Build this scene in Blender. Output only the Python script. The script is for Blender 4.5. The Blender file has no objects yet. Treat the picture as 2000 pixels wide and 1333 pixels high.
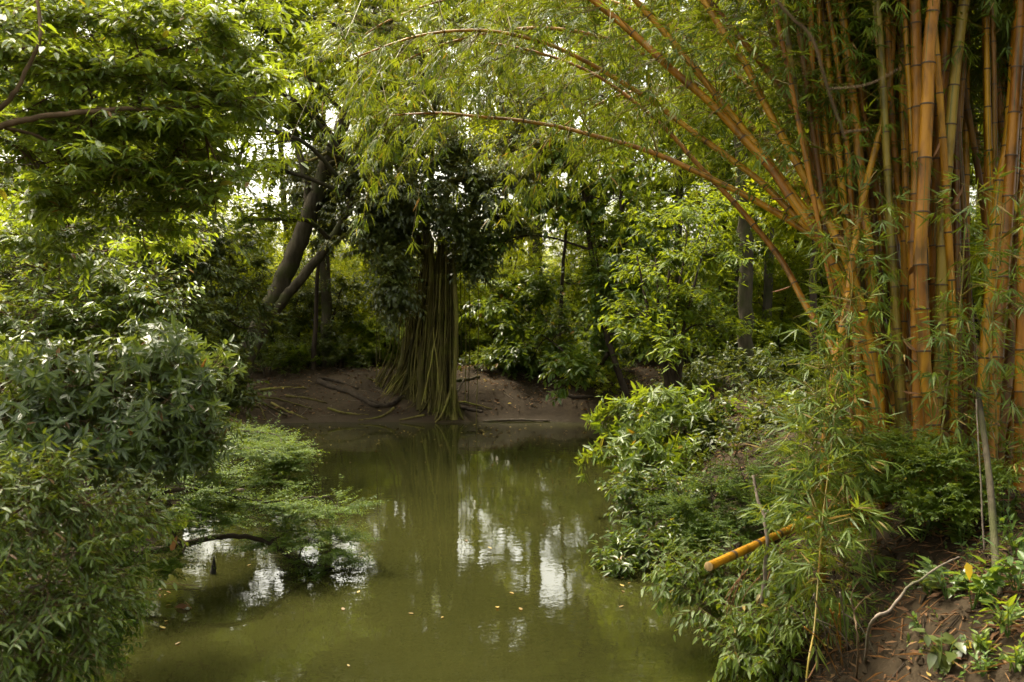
import bpy, math, numpy as np
from mathutils import Vector, Matrix

# ------------------------------------------------------------------ camera, sky, sun, exposure
SC = bpy.context.scene
COL = SC.collection
CAMH = 2.4                                   # camera height above the pond
FPX, CX, CY, HORIZON = 1944.4, 1000.0, 666.5, 600.0
PITCH = math.atan((CY - HORIZON) / FPX)
CP, SP = math.cos(PITCH), math.sin(PITCH)
cam_data = bpy.data.cameras.new('camera')
cam_data.lens = 35.0; cam_data.sensor_width = 36.0; cam_data.clip_start = 0.05; cam_data.clip_end = 2000.0
cam_data.dof.use_dof = True; cam_data.dof.focus_distance = 8.5; cam_data.dof.aperture_fstop = 4.5
cam = bpy.data.objects.new('camera', cam_data); COL.objects.link(cam)
cam.location = (0, 0, CAMH); cam.rotation_euler = (math.pi / 2 - PITCH, 0, 0)
SC.camera = cam

SUN = Vector((-0.36, 0.40, 0.85)).normalized()           # direction towards the sun
world = bpy.data.worlds.new('World'); SC.world = world; world.use_nodes = True
wn, wl = world.node_tree.nodes, world.node_tree.links
sky = wn.new('ShaderNodeTexSky'); sky.sky_type = 'NISHITA'; sky.sun_disc = False
sky.sun_elevation = math.asin(SUN.z); sky.sun_rotation = math.atan2(SUN.x, SUN.y)
sky.air_density = 1.0; sky.dust_density = 6.0; sky.ozone_density = 1.0
hsv = wn.new('ShaderNodeHueSaturation'); hsv.inputs['Saturation'].default_value = 0.35
wl.new(sky.outputs['Color'], hsv.inputs['Color'])
warm = wn.new('ShaderNodeMix'); warm.data_type = 'RGBA'; warm.blend_type = 'MULTIPLY'; warm.inputs['Factor'].default_value = 1.0
warm.inputs['B'].default_value = (1.0, 0.96, 0.80, 1)          # thin bright cloud, slightly warm
wl.new(hsv.outputs['Color'], warm.inputs['A']); wl.new(warm.outputs['Result'], wn['Background'].inputs['Color'])
wn['Background'].inputs['Strength'].default_value = 0.15
sl = bpy.data.lights.new('sun', 'SUN'); sl.energy = 1.5; sl.angle = math.radians(12); sl.color = (1.0, 0.90, 0.70)
so = bpy.data.objects.new('sun', sl); COL.objects.link(so)
so.rotation_euler = (-SUN).to_track_quat('-Z', 'Y').to_euler(); so.location = (0, 0, 30)

SC.view_settings.view_transform = 'Standard'; SC.view_settings.look = 'None'
SC.view_settings.exposure = 2.3; SC.view_settings.gamma = 1.0; SC.view_settings.use_curve_mapping = False
cy = SC.cycles
cy.max_bounces = 7; cy.diffuse_bounces = 4; cy.glossy_bounces = 3; cy.transmission_bounces = 4
cy.sample_clamp_indirect = 6.0; cy.caustics_reflective = False; cy.caustics_refractive = False
cy.use_denoising = True
cy.use_adaptive_sampling = True; cy.adaptive_threshold = 0.02

# ------------------------------------------------------------------ small helpers
def at(px, py, d):
    """world point seen at photo pixel (px, py) at depth d"""
    u = (px - CX) / FPX * d; v = -(py - CY) / FPX * d
    return np.array((u, d * CP + v * SP, CAMH - d * SP + v * CP))

def pix(P):
    """photo pixel and depth of world points (n,3)"""
    x = P[:, 0]; y = P[:, 1]; z = P[:, 2] - CAMH
    d = y * CP - z * SP; v = y * SP + z * CP
    d = np.maximum(d, 0.05)
    return CX + x / d * FPX, CY - v / d * FPX, d

def unit(a):
    return a / np.maximum(np.linalg.norm(a, axis=-1, keepdims=True), 1e-9)

def value_noise(x, y, scale, seed):
    r = np.random.default_rng(seed).random((64, 64))
    u = x / scale; v = y / scale
    i = np.floor(u).astype(int); j = np.floor(v).astype(int); fu = u - i; fv = v - j
    fu = fu * fu * (3 - 2 * fu); fv = fv * fv * (3 - 2 * fv)
    a = r[i % 64, j % 64]; b = r[(i + 1) % 64, j % 64]; c = r[i % 64, (j + 1) % 64]; d = r[(i + 1) % 64, (j + 1) % 64]
    return (a * (1 - fu) + b * fu) * (1 - fv) + (c * (1 - fu) + d * fu) * fv - 0.5

class Geo:
    """collects vertices, faces, a per-vertex tint and a per-vertex vector, then links them as ONE mesh"""
    def __init__(s):
        s.V = []; s.T = []; s.Q = []; s.tint = []; s.luv = []; s.mt = []; s.mq = []; s.n = 0
    def add(s, V, T=None, Q=None, tint=0.5, luv=None, mat=0):
        V = np.asarray(V, float).reshape(-1, 3); k = len(V)
        s.V.append(V)
        if T is not None and len(T): s.T.append(np.asarray(T) + s.n); s.mt.append(np.full(len(T), mat))
        if Q is not None and len(Q): s.Q.append(np.asarray(Q) + s.n); s.mq.append(np.full(len(Q), mat))
        s.tint.append(np.broadcast_to(np.asarray(tint, float), (k,)))
        s.luv.append(np.zeros((k, 3)) if luv is None else np.asarray(luv, float).reshape(-1, 3))
        s.n += k
    def mesh(s, name, mats, origin=(0, 0, 0), smooth=True):
        me = bpy.data.meshes.new(name)
        V = np.concatenate(s.V) - np.asarray(origin)
        T = np.concatenate(s.T) if s.T else np.zeros((0, 3), int)
        Q = np.concatenate(s.Q) if s.Q else np.zeros((0, 4), int)
        idx = np.concatenate([T.ravel(), Q.ravel()]).astype(np.int32)
        start = np.concatenate([np.arange(len(T)) * 3, len(T) * 3 + np.arange(len(Q)) * 4]).astype(np.int32)
        me.vertices.add(len(V)); me.vertices.foreach_set('co', V.astype(np.float32).ravel())
        me.loops.add(len(idx)); me.loops.foreach_set('vertex_index', idx)
        me.polygons.add(len(start)); me.polygons.foreach_set('loop_start', start)
        for m in (mats if isinstance(mats, (list, tuple)) else [mats]): me.materials.append(m)
        mi = np.concatenate(([*s.mt] + [*s.mq])).astype(np.int32)
        if mi.any(): me.polygons.foreach_set('material_index', mi)
        me.polygons.foreach_set('use_smooth', np.full(len(start), smooth))
        a = me.attributes.new('tint', 'FLOAT', 'POINT'); a.data.foreach_set('value', np.concatenate(s.tint).astype(np.float32))
        b = me.attributes.new('luv', 'FLOAT_VECTOR', 'POINT'); b.data.foreach_set('vector', np.concatenate(s.luv).astype(np.float32).ravel())
        me.update(calc_edges=True)
        return me
    def build(s, name, mats, parent=None, smooth=True, kind=None):
        org = tuple(parent.location) if parent is not None else (0, 0, 0)
        if parent is not None and parent.parent is not None: org = tuple(Vector(org) + parent.parent.location)
        o = bpy.data.objects.new(name, s.mesh(name, mats, org, smooth)); COL.objects.link(o); o.parent = parent
        if kind: o['kind'] = kind
        return o

def tag(o, label, cat=None, group=None, kind=None):
    o['label'] = label
    if cat: o['category'] = cat
    if group: o['group'] = group
    if kind: o['kind'] = kind
    return o

def empty(name, loc):
    o = bpy.data.objects.new(name, None); COL.objects.link(o); o.location = [float(v) for v in loc]
    o.empty_display_size = 0.1
    return o

def smooth_line(pts, n=6):
    """Catmull-Rom through the points"""
    p = np.asarray(pts, float)
    if len(p) < 3: return np.linspace(p[0], p[-1], n + 1)
    q = np.vstack([2 * p[0] - p[1], p, 2 * p[-1] - p[-2]])
    out = []
    for i in range(1, len(q) - 2):
        t = np.linspace(0, 1, n, endpoint=False)[:, None]
        a, b, c, d = q[i - 1], q[i], q[i + 1], q[i + 2]
        out.append(0.5 * (2 * b + (c - a) * t + (2 * a - 5 * b + 4 * c - d) * t ** 2 + (3 * b - a - 3 * c + d) * t ** 3))
    return np.vstack(out + [p[-1:]])

def tube(geo, pts, rad, sides=6, tint=0.5, mat=0, luvz=0.0, rough=0.0, rng=None, cap=False):
    p = np.asarray(pts, float); k = len(p); rad = np.broadcast_to(np.asarray(rad, float), (k,))
    t = unit(np.gradient(p, axis=0))
    ref = np.array((0.0, 0.0, 1.0)) if abs(t[:, 2].mean()) < 0.8 else np.array((0.0, 1.0, 0.0))
    u = unit(np.cross(t, ref)); v = np.cross(t, u)
    a = np.arange(sides) / sides * 2 * math.pi
    ca, sa = np.cos(a), np.sin(a)
    R = np.repeat(rad[:, None], sides, 1)
    if rough and rng is not None:
        ridge = rng.normal(0, 1, sides)[None, :] * 0.5 + rng.normal(0, 1, (k, sides)) * 0.5
        R = R * (1 + rough * ridge)
    V = p[:, None, :] + R[:, :, None] * (ca[None, :, None] * u[:, None, :] + sa[None, :, None] * v[:, None, :])
    i = np.arange(k - 1)[:, None] * sides; j = np.arange(sides)[None, :]; j2 = (j + 1) % sides
    Q = np.stack([i + j, i + j2, i + sides + j2, i + sides + j], -1).reshape(-1, 4)
    luv = np.zeros((k, sides, 3)); luv[:, :, 0] = ca * 1.6; luv[:, :, 1] = sa * 1.6; luv[:, :, 2] = luvz
    V = V.reshape(-1, 3); luv = luv.reshape(-1, 3); T = None
    if cap:
        V = np.vstack([V, p[:1], p[-1:]]); luv = np.vstack([luv, luv[:1], luv[-1:]]); c0 = k * sides; jj = np.arange(sides)
        T = np.vstack([np.stack([np.full(sides, c0), (jj + 1) % sides, jj], -1),
                       np.stack([np.full(sides, c0 + 1), (k - 1) * sides + jj, (k - 1) * sides + (jj + 1) % sides], -1)])
    geo.add(V, T, Q, tint=tint, luv=luv, mat=mat)

def sticks(geo, A, B, ra, rb, mat=0, tint=0.5):
    """many thin three-sided twigs from A to B at once"""
    A = np.asarray(A); B = np.asarray(B); m = len(A)
    if m == 0: return
    t = unit(B - A); ref = np.tile((0.31, 0.17, 0.93), (m, 1)); u = unit(np.cross(t, ref)); v = np.cross(t, u)
    a = np.arange(3) / 3 * 2 * math.pi
    ring = np.cos(a)[None, :, None] * u[:, None] + np.sin(a)[None, :, None] * v[:, None]
    V = np.concatenate([A[:, None] + ra * ring, B[:, None] + rb * ring], 1).reshape(-1, 3)
    q = np.array([[0, 1, 4, 3], [1, 2, 5, 4], [2, 0, 3, 5]])
    geo.add(V, None, (np.arange(m)[:, None, None] * 6 + q[None]).reshape(-1, 4), tint=tint, mat=mat)

# leaf shapes: (along, across, up) + triangles + quads
RHOMB = (np.array([(0, 0, 0), (.42, .5, .06), (1, 0, 0), (.42, -.5, .06)]), np.array([(0, 3, 2), (0, 2, 1)]), None)
OVAL = (np.array([(0, 0, 0), (.28, .44, .04), (.68, .36, .04), (1, 0, 0), (.68, -.36, .04), (.28, -.44, .04)]),
        None, np.array([(0, 5, 4, 3), (0, 3, 2, 1)]))
FULL = (np.array([(-.10, 0, 0), (.02, 0, 0), (.36, 0, 0), (.70, 0, 0), (1, 0, 0), (.24, -.45, .05), (.62, -.36, .05), (.24, .45, .05), (.62, .36, .05), (-.10, .03, 0)]),
        np.array([(1, 5, 2), (1, 2, 7), (6, 4, 3), (3, 4, 8), (0, 1, 9)]), np.array([(5, 6, 3, 2), (2, 3, 8, 7)]))
BLADE = (np.array([(0, 0, 0), (.3, .5, .01), (1, 0, -.06), (.3, -.5, .01)]), np.array([(0, 3, 1), (3, 2, 1)]), None)

def leaf_verts(P, D, N, L, W, shape, curl):
    D = unit(D); S = unit(np.cross(N, D)); N = np.cross(D, S)
    t = shape[0]; a = t[:, 0][None, :, None]; s = t[:, 1][None, :, None]; h = t[:, 2][None, :, None]
    L_ = L[:, None, None]; W_ = W[:, None, None]; c = curl[:, None, None]
    V = P[:, None] + L_ * a * D[:, None] + W_ * s * S[:, None] + (W_ * h * 4 * 0.5 - L_ * c * a * a) * N[:, None]
    return V

def add_leaves(geo, lv, shape, tint, mat=0):
    """lv = dict P D N L W curl"""
    V = leaf_verts(lv['P'], lv['D'], lv['N'], lv['L'], lv['W'], shape, lv['curl'])
    m, k = V.shape[:2]; off = np.arange(m)[:, None, None] * k
    T = None if shape[1] is None else (off + shape[1][None]).reshape(-1, 3)
    Q = None if shape[2] is None else (off + shape[2][None]).reshape(-1, 4)
    luv = np.tile(np.stack([shape[0][:, 0], shape[0][:, 1], np.zeros(k)], -1), (m, 1))
    geo.add(V.reshape(-1, 3), T, Q, tint=np.repeat(tint, k), luv=luv, mat=mat)

def cat(lvs):
    return {k: np.concatenate([l[k] for l in lvs]) for k in lvs[0]}

def take(lv, sel):
    return {k: v[sel] for k, v in lv.items()}

def put_leaves(rng, style, A, B, n, L, W, droop=0.3, up=1.0, spread=0.9):
    """leaves on the twigs A->B"""
    m = len(A); d = unit(B - A); tl = np.linalg.norm(B - A, axis=1)
    UP = np.array((0, 0, 1.0))
    side = unit(np.cross(d, UP[None]) + rng.normal(0, .15, (m, 3))); nup = np.cross(side, d)
    if style == 'alt':
        f = (np.arange(n)[None, :] + 0.6 + rng.uniform(-.3, .3, (m, n))) / n
        sg = np.where(np.arange(n) % 2 == 0, 1.0, -1.0)[None, :, None]
        P = A[:, None] + (B - A)[:, None] * f[:, :, None]
        D = d[:, None] * 0.65 + sg * side[:, None] * spread + rng.normal(0, .28, (m, n, 3))
        D[:, :, 2] -= droop
        N = UP[None, None] * up + nup[:, None] * .4 + rng.normal(0, .35, (m, n, 3))
    elif style == 'rosette':
        ph = (np.arange(n)[None, :] / n + rng.random((m, 1))) * 2 * math.pi + rng.uniform(-.25, .25, (m, n))
        ring = np.cos(ph)[:, :, None] * side[:, None] + np.sin(ph)[:, :, None] * nup[:, None]
        el = rng.uniform(.05, .75, (m, n, 1))
        P = np.repeat(B[:, None], n, 1) - d[:, None] * (el * -.02 + rng.random((m, n, 1)) * tl[:, None, None] * .35)
        D = ring + d[:, None] * el * 1.1; D[:, :, 2] -= droop
        N = d[:, None] * 1.0 - ring * .35 + UP * .5 * up + rng.normal(0, .15, (m, n, 3))
    elif style == 'fan':
        a = np.linspace(-1.0, 1.0, n)[None, :] + rng.normal(0, .14, (m, n))
        P = B[:, None] - d[:, None] * (np.abs(a)[:, :, None] * .25 * tl[:, None, None])
        D = d[:, None] * np.cos(a * .95)[:, :, None] + side[:, None] * np.sin(a * .95)[:, :, None] + rng.normal(0, .13, (m, n, 3))
        D[:, :, 2] -= droop
        N = nup[:, None] + rng.normal(0, .35, (m, n, 3))
    P = P.reshape(-1, 3); D = D.reshape(-1, 3); N = N.reshape(-1, 3); q = len(P)
    s = np.clip(rng.normal(1, .2, q), .5, 1.5)
    return dict(P=P, D=D, N=N, L=L * s, W=W * s * rng.uniform(.8, 1.15, q), curl=rng.uniform(.02, .28, q))

# ------------------------------------------------------------------ materials
def new_mat(name):
    m = bpy.data.materials.new(name); m.use_nodes = True
    nt = m.node_tree; b = nt.nodes['Principled BSDF']
    return m, nt.nodes, nt.links, b

def ramp(n, l, fac, stops):
    r = n.new('ShaderNodeValToRGB'); e = r.color_ramp.elements
    while len(e) < len(stops): e.new(0.5)
    for k, (p, c) in enumerate(stops): e[k].position = p; e[k].color = (*c, 1)
    l.new(fac, r.inputs['Fac'])
    return r.outputs['Color']

def attr(n, name):
    a = n.new('ShaderNodeAttribute'); a.attribute_name = name
    return a

def leaf_mat(name, c0, c1, c2, rough=0.38, trans=0.35, veins=False, spec=0.5, old=None):
    m, n, l, b = new_mat(name)
    stops = [(0.0, c0), (0.5, c1), (0.93, c2)]
    if old: stops += [(0.955, old)]
    col = ramp(n, l, attr(n, 'tint').outputs['Fac'], stops)
    # paler underside
    geo = n.new('ShaderNodeNewGeometry')
    mx = n.new('ShaderNodeMix'); mx.data_type = 'RGBA'; mx.inputs['B'].default_value = (c1[0] * 1.3 + .012, c1[1] * 1.15 + .012, c1[2] * 1.4 + .010, 1)
    fa = n.new('ShaderNodeMath'); fa.operation = 'MULTIPLY'; fa.inputs[1].default_value = 0.6
    l.new(geo.outputs['Backfacing'], fa.inputs[0]); l.new(fa.outputs[0], mx.inputs['Factor']); l.new(col, mx.inputs['A'])
    out = mx.outputs['Result']
    if veins:
        sp = n.new('ShaderNodeSeparateXYZ'); l.new(attr(n, 'luv').outputs['Vector'], sp.inputs[0])
        ab = n.new('ShaderNodeMath'); ab.operation = 'ABSOLUTE'; l.new(sp.outputs['Y'], ab.inputs[0])
        mid = n.new('ShaderNodeMapRange'); mid.inputs['From Min'].default_value = .015; mid.inputs['From Max'].default_value = .05
        mid.inputs['To Min'].default_value = 0.55; mid.inputs['To Max'].default_value = 0.0; l.new(ab.outputs[0], mid.inputs['Value'])
        # side veins run forward from the midrib
        s1 = n.new('ShaderNodeMath'); s1.operation = 'SUBTRACT'; l.new(sp.outputs['X'], s1.inputs[0]); l.new(ab.outputs[0], s1.inputs[1])
        s2 = n.new('ShaderNodeMath'); s2.operation = 'MULTIPLY'; s2.inputs[1].default_value = 48; l.new(s1.outputs[0], s2.inputs[0])
        s3 = n.new('ShaderNodeMath'); s3.operation = 'SINE'; l.new(s2.outputs[0], s3.inputs[0])
        bp = n.new('ShaderNodeBump'); bp.inputs['Strength'].default_value = .25; bp.inputs['Distance'].default_value = .004
        l.new(s3.outputs[0], bp.inputs['Height']); l.new(bp.outputs['Normal'], b.inputs['Normal'])
        m2 = n.new('ShaderNodeMix'); m2.data_type = 'RGBA'; m2.inputs['B'].default_value = (c2[0] * 1.8, c2[1] * 1.5, c2[2] * 1.8, 1)
        l.new(mid.outputs['Result'], m2.inputs['Factor']); l.new(out, m2.inputs['A']); out = m2.outputs['Result']
    l.new(out, b.inputs['Base Color']); b.inputs['Roughness'].default_value = rough
    b.inputs['Specular IOR Level'].default_value = spec
    tr = n.new('ShaderNodeBsdfTranslucent')
    tc = n.new('ShaderNodeMix'); tc.data_type = 'RGBA'; tc.blend_type = 'MULTIPLY'; tc.inputs['Factor'].default_value = 1
    tc.inputs['B'].default_value = (2.25, 1.85, 0.7, 1); l.new(out, tc.inputs['A']); l.new(tc.outputs['Result'], tr.inputs['Color'])
    ms = n.new('ShaderNodeMixShader'); ms.inputs[0].default_value = trans
    l.new(b.outputs[0], ms.inputs[1]); l.new(tr.outputs[0], ms.inputs[2]); l.new(ms.outputs[0], n['Material Output'].inputs['Surface'])
    return m

def bark_mat(name, c0, c1, scale=6.0, stretch=0.25, rough=0.9, bump=.6, moss=None, vary=False):
    m, n, l, b = new_mat(name)
    tc = n.new('ShaderNodeTexCoord'); mp = n.new('ShaderNodeMapping'); mp.inputs['Scale'].default_value = (1, 1, stretch)
    l.new(tc.outputs['Object'], mp.inputs['Vector'])
    no = n.new('ShaderNodeTexNoise'); no.inputs['Scale'].default_value = scale; no.inputs['Detail'].default_value = 8; no.inputs['Roughness'].default_value = .65
    l.new(mp.outputs['Vector'], no.inputs['Vector'])
    col = ramp(n, l, no.outputs['Fac'], [(.3, c0), (.68, c1)])
    if moss:
        n2 = n.new('ShaderNodeTexNoise'); n2.inputs['Scale'].default_value = scale * .35; n2.inputs['Detail'].default_value = 5; l.new(tc.outputs['Object'], n2.inputs['Vector'])
        mr = n.new('ShaderNodeMapRange'); mr.inputs['From Min'].default_value = .48; mr.inputs['From Max'].default_value = .62; mr.inputs['To Max'].default_value = .75
        l.new(n2.outputs['Fac'], mr.inputs['Value'])
        mx = n.new('ShaderNodeMix'); mx.data_type = 'RGBA'; mx.inputs['B'].default_value = (*moss, 1)
        l.new(mr.outputs['Result'], mx.inputs['Factor']); l.new(col, mx.inputs['A']); col = mx.outputs['Result']
    if vary:
        oi = n.new('ShaderNodeObjectInfo'); mr = n.new('ShaderNodeMapRange'); mr.inputs['To Min'].default_value = .35; mr.inputs['To Max'].default_value = 1.7; l.new(oi.outputs['Random'], mr.inputs['Value'])
        mv = n.new('ShaderNodeMix'); mv.data_type = 'RGBA'; mv.blend_type = 'MULTIPLY'; mv.inputs['Factor'].default_value = 1; l.new(col, mv.inputs['A']); l.new(mr.outputs['Result'], mv.inputs['B']); col = mv.outputs['Result']
    l.new(col, b.inputs['Base Color']); b.inputs['Roughness'].default_value = rough; b.inputs['Specular IOR Level'].default_value = .12
    bp = n.new('ShaderNodeBump'); bp.inputs['Strength'].default_value = bump; bp.inputs['Distance'].default_value = .03
    l.new(no.outputs['Fac'], bp.inputs['Height']); l.new(bp.outputs['Normal'], b.inputs['Normal'])
    return m

def bamboo_mat(name, c0, c1, c2, stripe=(.05, .09, .015)):
    m, n, l, b = new_mat(name)
    lu = attr(n, 'luv'); col = ramp(n, l, attr(n, 'tint').outputs['Fac'], [(0, c0), (.5, c1), (1, c2)])
    st = n.new('ShaderNodeTexNoise'); st.inputs['Scale'].default_value = 2.6; st.inputs['Detail'].default_value = 1.0; l.new(lu.outputs['Vector'], st.inputs['Vector'])
    mr = n.new('ShaderNodeMapRange'); mr.inputs['From Min'].default_value = .64; mr.inputs['From Max'].default_value = .66; mr.inputs['To Max'].default_value = .8
    l.new(st.outputs['Fac'], mr.inputs['Value'])
    mx = n.new('ShaderNodeMix'); mx.data_type = 'RGBA'; mx.inputs['B'].default_value = (*stripe, 1)
    l.new(mr.outputs['Result'], mx.inputs['Factor']); l.new(col, mx.inputs['A'])
    tc = n.new('ShaderNodeTexCoord'); gr = n.new('ShaderNodeTexNoise'); gr.inputs['Scale'].default_value = 14; gr.inputs['Detail'].default_value = 6
    gm = n.new('ShaderNodeMapping'); gm.inputs['Scale'].default_value = (1, 1, .3); l.new(tc.outputs['Object'], gm.inputs['Vector']); l.new(gm.outputs['Vector'], gr.inputs['Vector'])
    gc = ramp(n, l, gr.outputs['Fac'], [(.34, (.22, .22, .20)), (.46, (.70, .66, .58)), (.58, (1, 1, 1))])
    mu = n.new('ShaderNodeMix'); mu.data_type = 'RGBA'; mu.blend_type = 'MULTIPLY'; mu.inputs['Factor'].default_value = .8
    l.new(mx.outputs['Result'], mu.inputs['A']); l.new(gc, mu.inputs['B']); l.new(mu.outputs['Result'], b.inputs['Base Color'])
    b.inputs['Roughness'].default_value = .45; b.inputs['Specular IOR Level'].default_value = .3
    return m

M = {}
M['canopy'] = leaf_mat('canopy_leaf', (.046, .080, .004), (.092, .146, .006), (.150, .210, .010), .45, .48, spec=.28)
M['canopy_light'] = leaf_mat('light_canopy_leaf', (.085, .132, .004), (.150, .210, .006), (.215, .275, .010), .45, .55, spec=.28)
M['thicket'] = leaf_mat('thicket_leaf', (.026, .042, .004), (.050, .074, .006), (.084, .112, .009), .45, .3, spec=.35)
M['glossy'] = leaf_mat('glossy_leaf', (.060, .108, .009), (.100, .168, .012), (.155, .225, .018), .33, .44, veins=True, spec=1.0, old=(.22, .10, .02))
M['rosette'] = leaf_mat('rosette_leaf', (.034, .064, .010), (.058, .100, .015), (.100, .150, .020), .30, .28, veins=True, spec=.9, old=(.16, .08, .04))
M['willowy'] = leaf_mat('narrow_shrub_leaf', (.040, .070, .006), (.066, .110, .008), (.110, .164, .012), .33, .34, veins=True, spec=.6, old=(.17, .09, .04))
M['feathery'] = leaf_mat('feathery_leaf', (.034, .066, .007), (.060, .106, .009), (.096, .152, .013), .5, .36, spec=.2)
M['fig'] = leaf_mat('fig_leaf', (.042, .058, .013), (.070, .094, .019), (.108, .136, .027), .36, .34, spec=.8)
M['broad'] = leaf_mat('broad_leaf', (.040, .074, .007), (.072, .124, .010), (.122, .182, .014), .34, .42, spec=.6, old=(.22, .12, .01))
M['bright'] = leaf_mat('bright_leaf', (.055, .098, .006), (.088, .145, .009), (.138, .200, .013), .36, .38, veins=True, spec=.65, old=(.30, .20, .02))
M['bamboo_leaf'] = leaf_mat('bamboo_leaf', (.040, .070, .005), (.070, .110, .007), (.112, .150, .010), .5, .40, spec=.22, old=(.20, .12, .04))
M['bamboo_green'] = leaf_mat('green_bamboo_leaf', (.042, .076, .008), (.072, .114, .011), (.118, .156, .016), .5, .36, spec=.3, old=(.26, .18, .06))
M['weed'] = leaf_mat('weed_leaf', (.040, .080, .012), (.065, .125, .016), (.110, .180, .020), .4, .34, veins=True)
M['yellow_leaf'] = leaf_mat('yellow_leaf', (.30, .24, .015), (.36, .28, .018), (.42, .34, .03), .5, .3)
M['dry'] = leaf_mat('dry_leaf', (.085, .042, .020), (.150, .080, .036), (.260, .150, .065), .75, .12, spec=.1)
M['litter'] = leaf_mat('litter_leaf', (.050, .026, .014), (.100, .052, .026), (.190, .115, .055), .8, .05, spec=.1, old=(.36, .28, .06))
M['float'] = leaf_mat('floating_leaf', (.12, .070, .02), (.24, .155, .03), (.34, .25, .06), .6, .1)
M['bark'] = bark_mat('grey_bark', (.022, .018, .011), (.085, .070, .046), 7, .22, moss=(.040, .046, .014))
M['bark_pale'] = bark_mat('pale_bark', (.050, .042, .030), (.135, .115, .084), 6, .25, moss=(.080, .085, .045))
M['bark_dark'] = bark_mat('dark_bark', (.016, .012, .009), (.060, .044, .030), 9, .25)
M['root'] = bark_mat('aerial_root', (.034, .028, .009), (.120, .100, .030), 12, .06, moss=(.092, .094, .016), vary=True)
M['root_pale'] = bark_mat('young_aerial_root', (.085, .072, .020), (.200, .170, .052), 12, .06, moss=(.140, .138, .026), vary=True)
M['twig'] = bark_mat('twig', (.050, .032, .018), (.135, .090, .052), 20, .4, bump=.2)
M['stick'] = bark_mat('dead_wood', (.070, .052, .040), (.240, .190, .150), 10, .18, moss=(.10, .10, .06))
M['culm'] = bamboo_mat('bamboo_culm', (.190, .066, .003), (.310, .130, .004), (.420, .215, .008))
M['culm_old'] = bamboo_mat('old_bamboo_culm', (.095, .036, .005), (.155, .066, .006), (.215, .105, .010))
M['culm_green'] = bamboo_mat('green_bamboo_culm', (.100, .085, .012), (.165, .125, .014), (.260, .170, .018))
M['node'], n_, l_, b_ = new_mat('bamboo_node'); b_.inputs['Base Color'].default_value = (.060, .032, .012, 1); b_.inputs['Roughness'].default_value = .7
M['pith'], n_, l_, b_ = new_mat('cut_bamboo'); b_.inputs['Base Color'].default_value = (.34, .22, .09, 1); b_.inputs['Roughness'].default_value = .7
M['hollow_shade'], n_, l_, b_ = new_mat('bamboo_inside_shade'); b_.inputs['Base Color'].default_value = (.035, .020, .010, 1); b_.inputs['Roughness'].default_value = .8  # shade inside the cut end is put into this dark colour
M['burnt'], n_, l_, b_ = new_mat('charred_end'); b_.inputs['Base Color'].default_value = (.012, .010, .009, 1); b_.inputs['Roughness'].default_value = .8

def mud_material():
    m, n, l, b = new_mat('bank_mud')
    tc = n.new('ShaderNodeTexCoord')
    a = n.new('ShaderNodeTexNoise'); a.inputs['Scale'].default_value = .9; a.inputs['Detail'].default_value = 9; a.inputs['Roughness'].default_value = .6; l.new(tc.outputs['Object'], a.inputs['Vector'])
    c = n.new('ShaderNodeTexNoise'); c.inputs['Scale'].default_value = 14; c.inputs['Detail'].default_value = 8; c.inputs['Roughness'].default_value = .7; l.new(tc.outputs['Object'], c.inputs['Vector'])
    col = ramp(n, l, a.outputs['Fac'], [(.32, (.021, .0145, .008)), (.5, (.038, .027, .0155)), (.68, (.066, .048, .029))])
    fine = ramp(n, l, c.outputs['Fac'], [(.35, (.55, .52, .5)), (.62, (1, 1, 1))])
    mu = n.new('ShaderNodeMix'); mu.data_type = 'RGBA'; mu.blend_type = 'MULTIPLY'; mu.inputs['Factor'].default_value = .8
    l.new(col, mu.inputs['A']); l.new(fine, mu.inputs['B'])
    # wet band next to the water
    sp = n.new('ShaderNodeSeparateXYZ'); l.new(tc.outputs['Object'], sp.inputs[0])
    wet = n.new('ShaderNodeMapRange'); wet.inputs['From Min'].default_value = .04; wet.inputs['From Max'].default_value = .16; wet.inputs['To Min'].default_value = .55; wet.inputs['To Max'].default_value = 0
    l.new(sp.outputs['Z'], wet.inputs['Value'])
    mx = n.new('ShaderNodeMix'); mx.data_type = 'RGBA'; mx.inputs['B'].default_value = (.045, .032, .018, 1); l.new(wet.outputs['Result'], mx.inputs['Factor']); l.new(mu.outputs['Result'], mx.inputs['A'])
    l.new(mx.outputs['Result'], b.inputs['Base Color'])
    rr = n.new('ShaderNodeMapRange'); rr.inputs['From Max'].default_value = .55; rr.inputs['To Min'].default_value = .85; rr.inputs['To Max'].default_value = .7
    l.new(wet.outputs['Result'], rr.inputs['Value']); l.new(rr.outputs['Result'], b.inputs['Roughness']); b.inputs['Specular IOR Level'].default_value = .08
    b1 = n.new('ShaderNodeBump'); b1.inputs['Strength'].default_value = .7; b1.inputs['Distance'].default_value = .05; l.new(a.outputs['Fac'], b1.inputs['Height'])
    b2 = n.new('ShaderNodeBump'); b2.inputs['Strength'].default_value = .6; b2.inputs['Distance'].default_value = .02; l.new(c.outputs['Fac'], b2.inputs['Height']); l.new(b1.outputs['Normal'], b2.inputs['Normal'])
    l.new(b2.outputs['Normal'], b.inputs['Normal'])
    return m
M['mud'] = mud_material()

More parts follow.
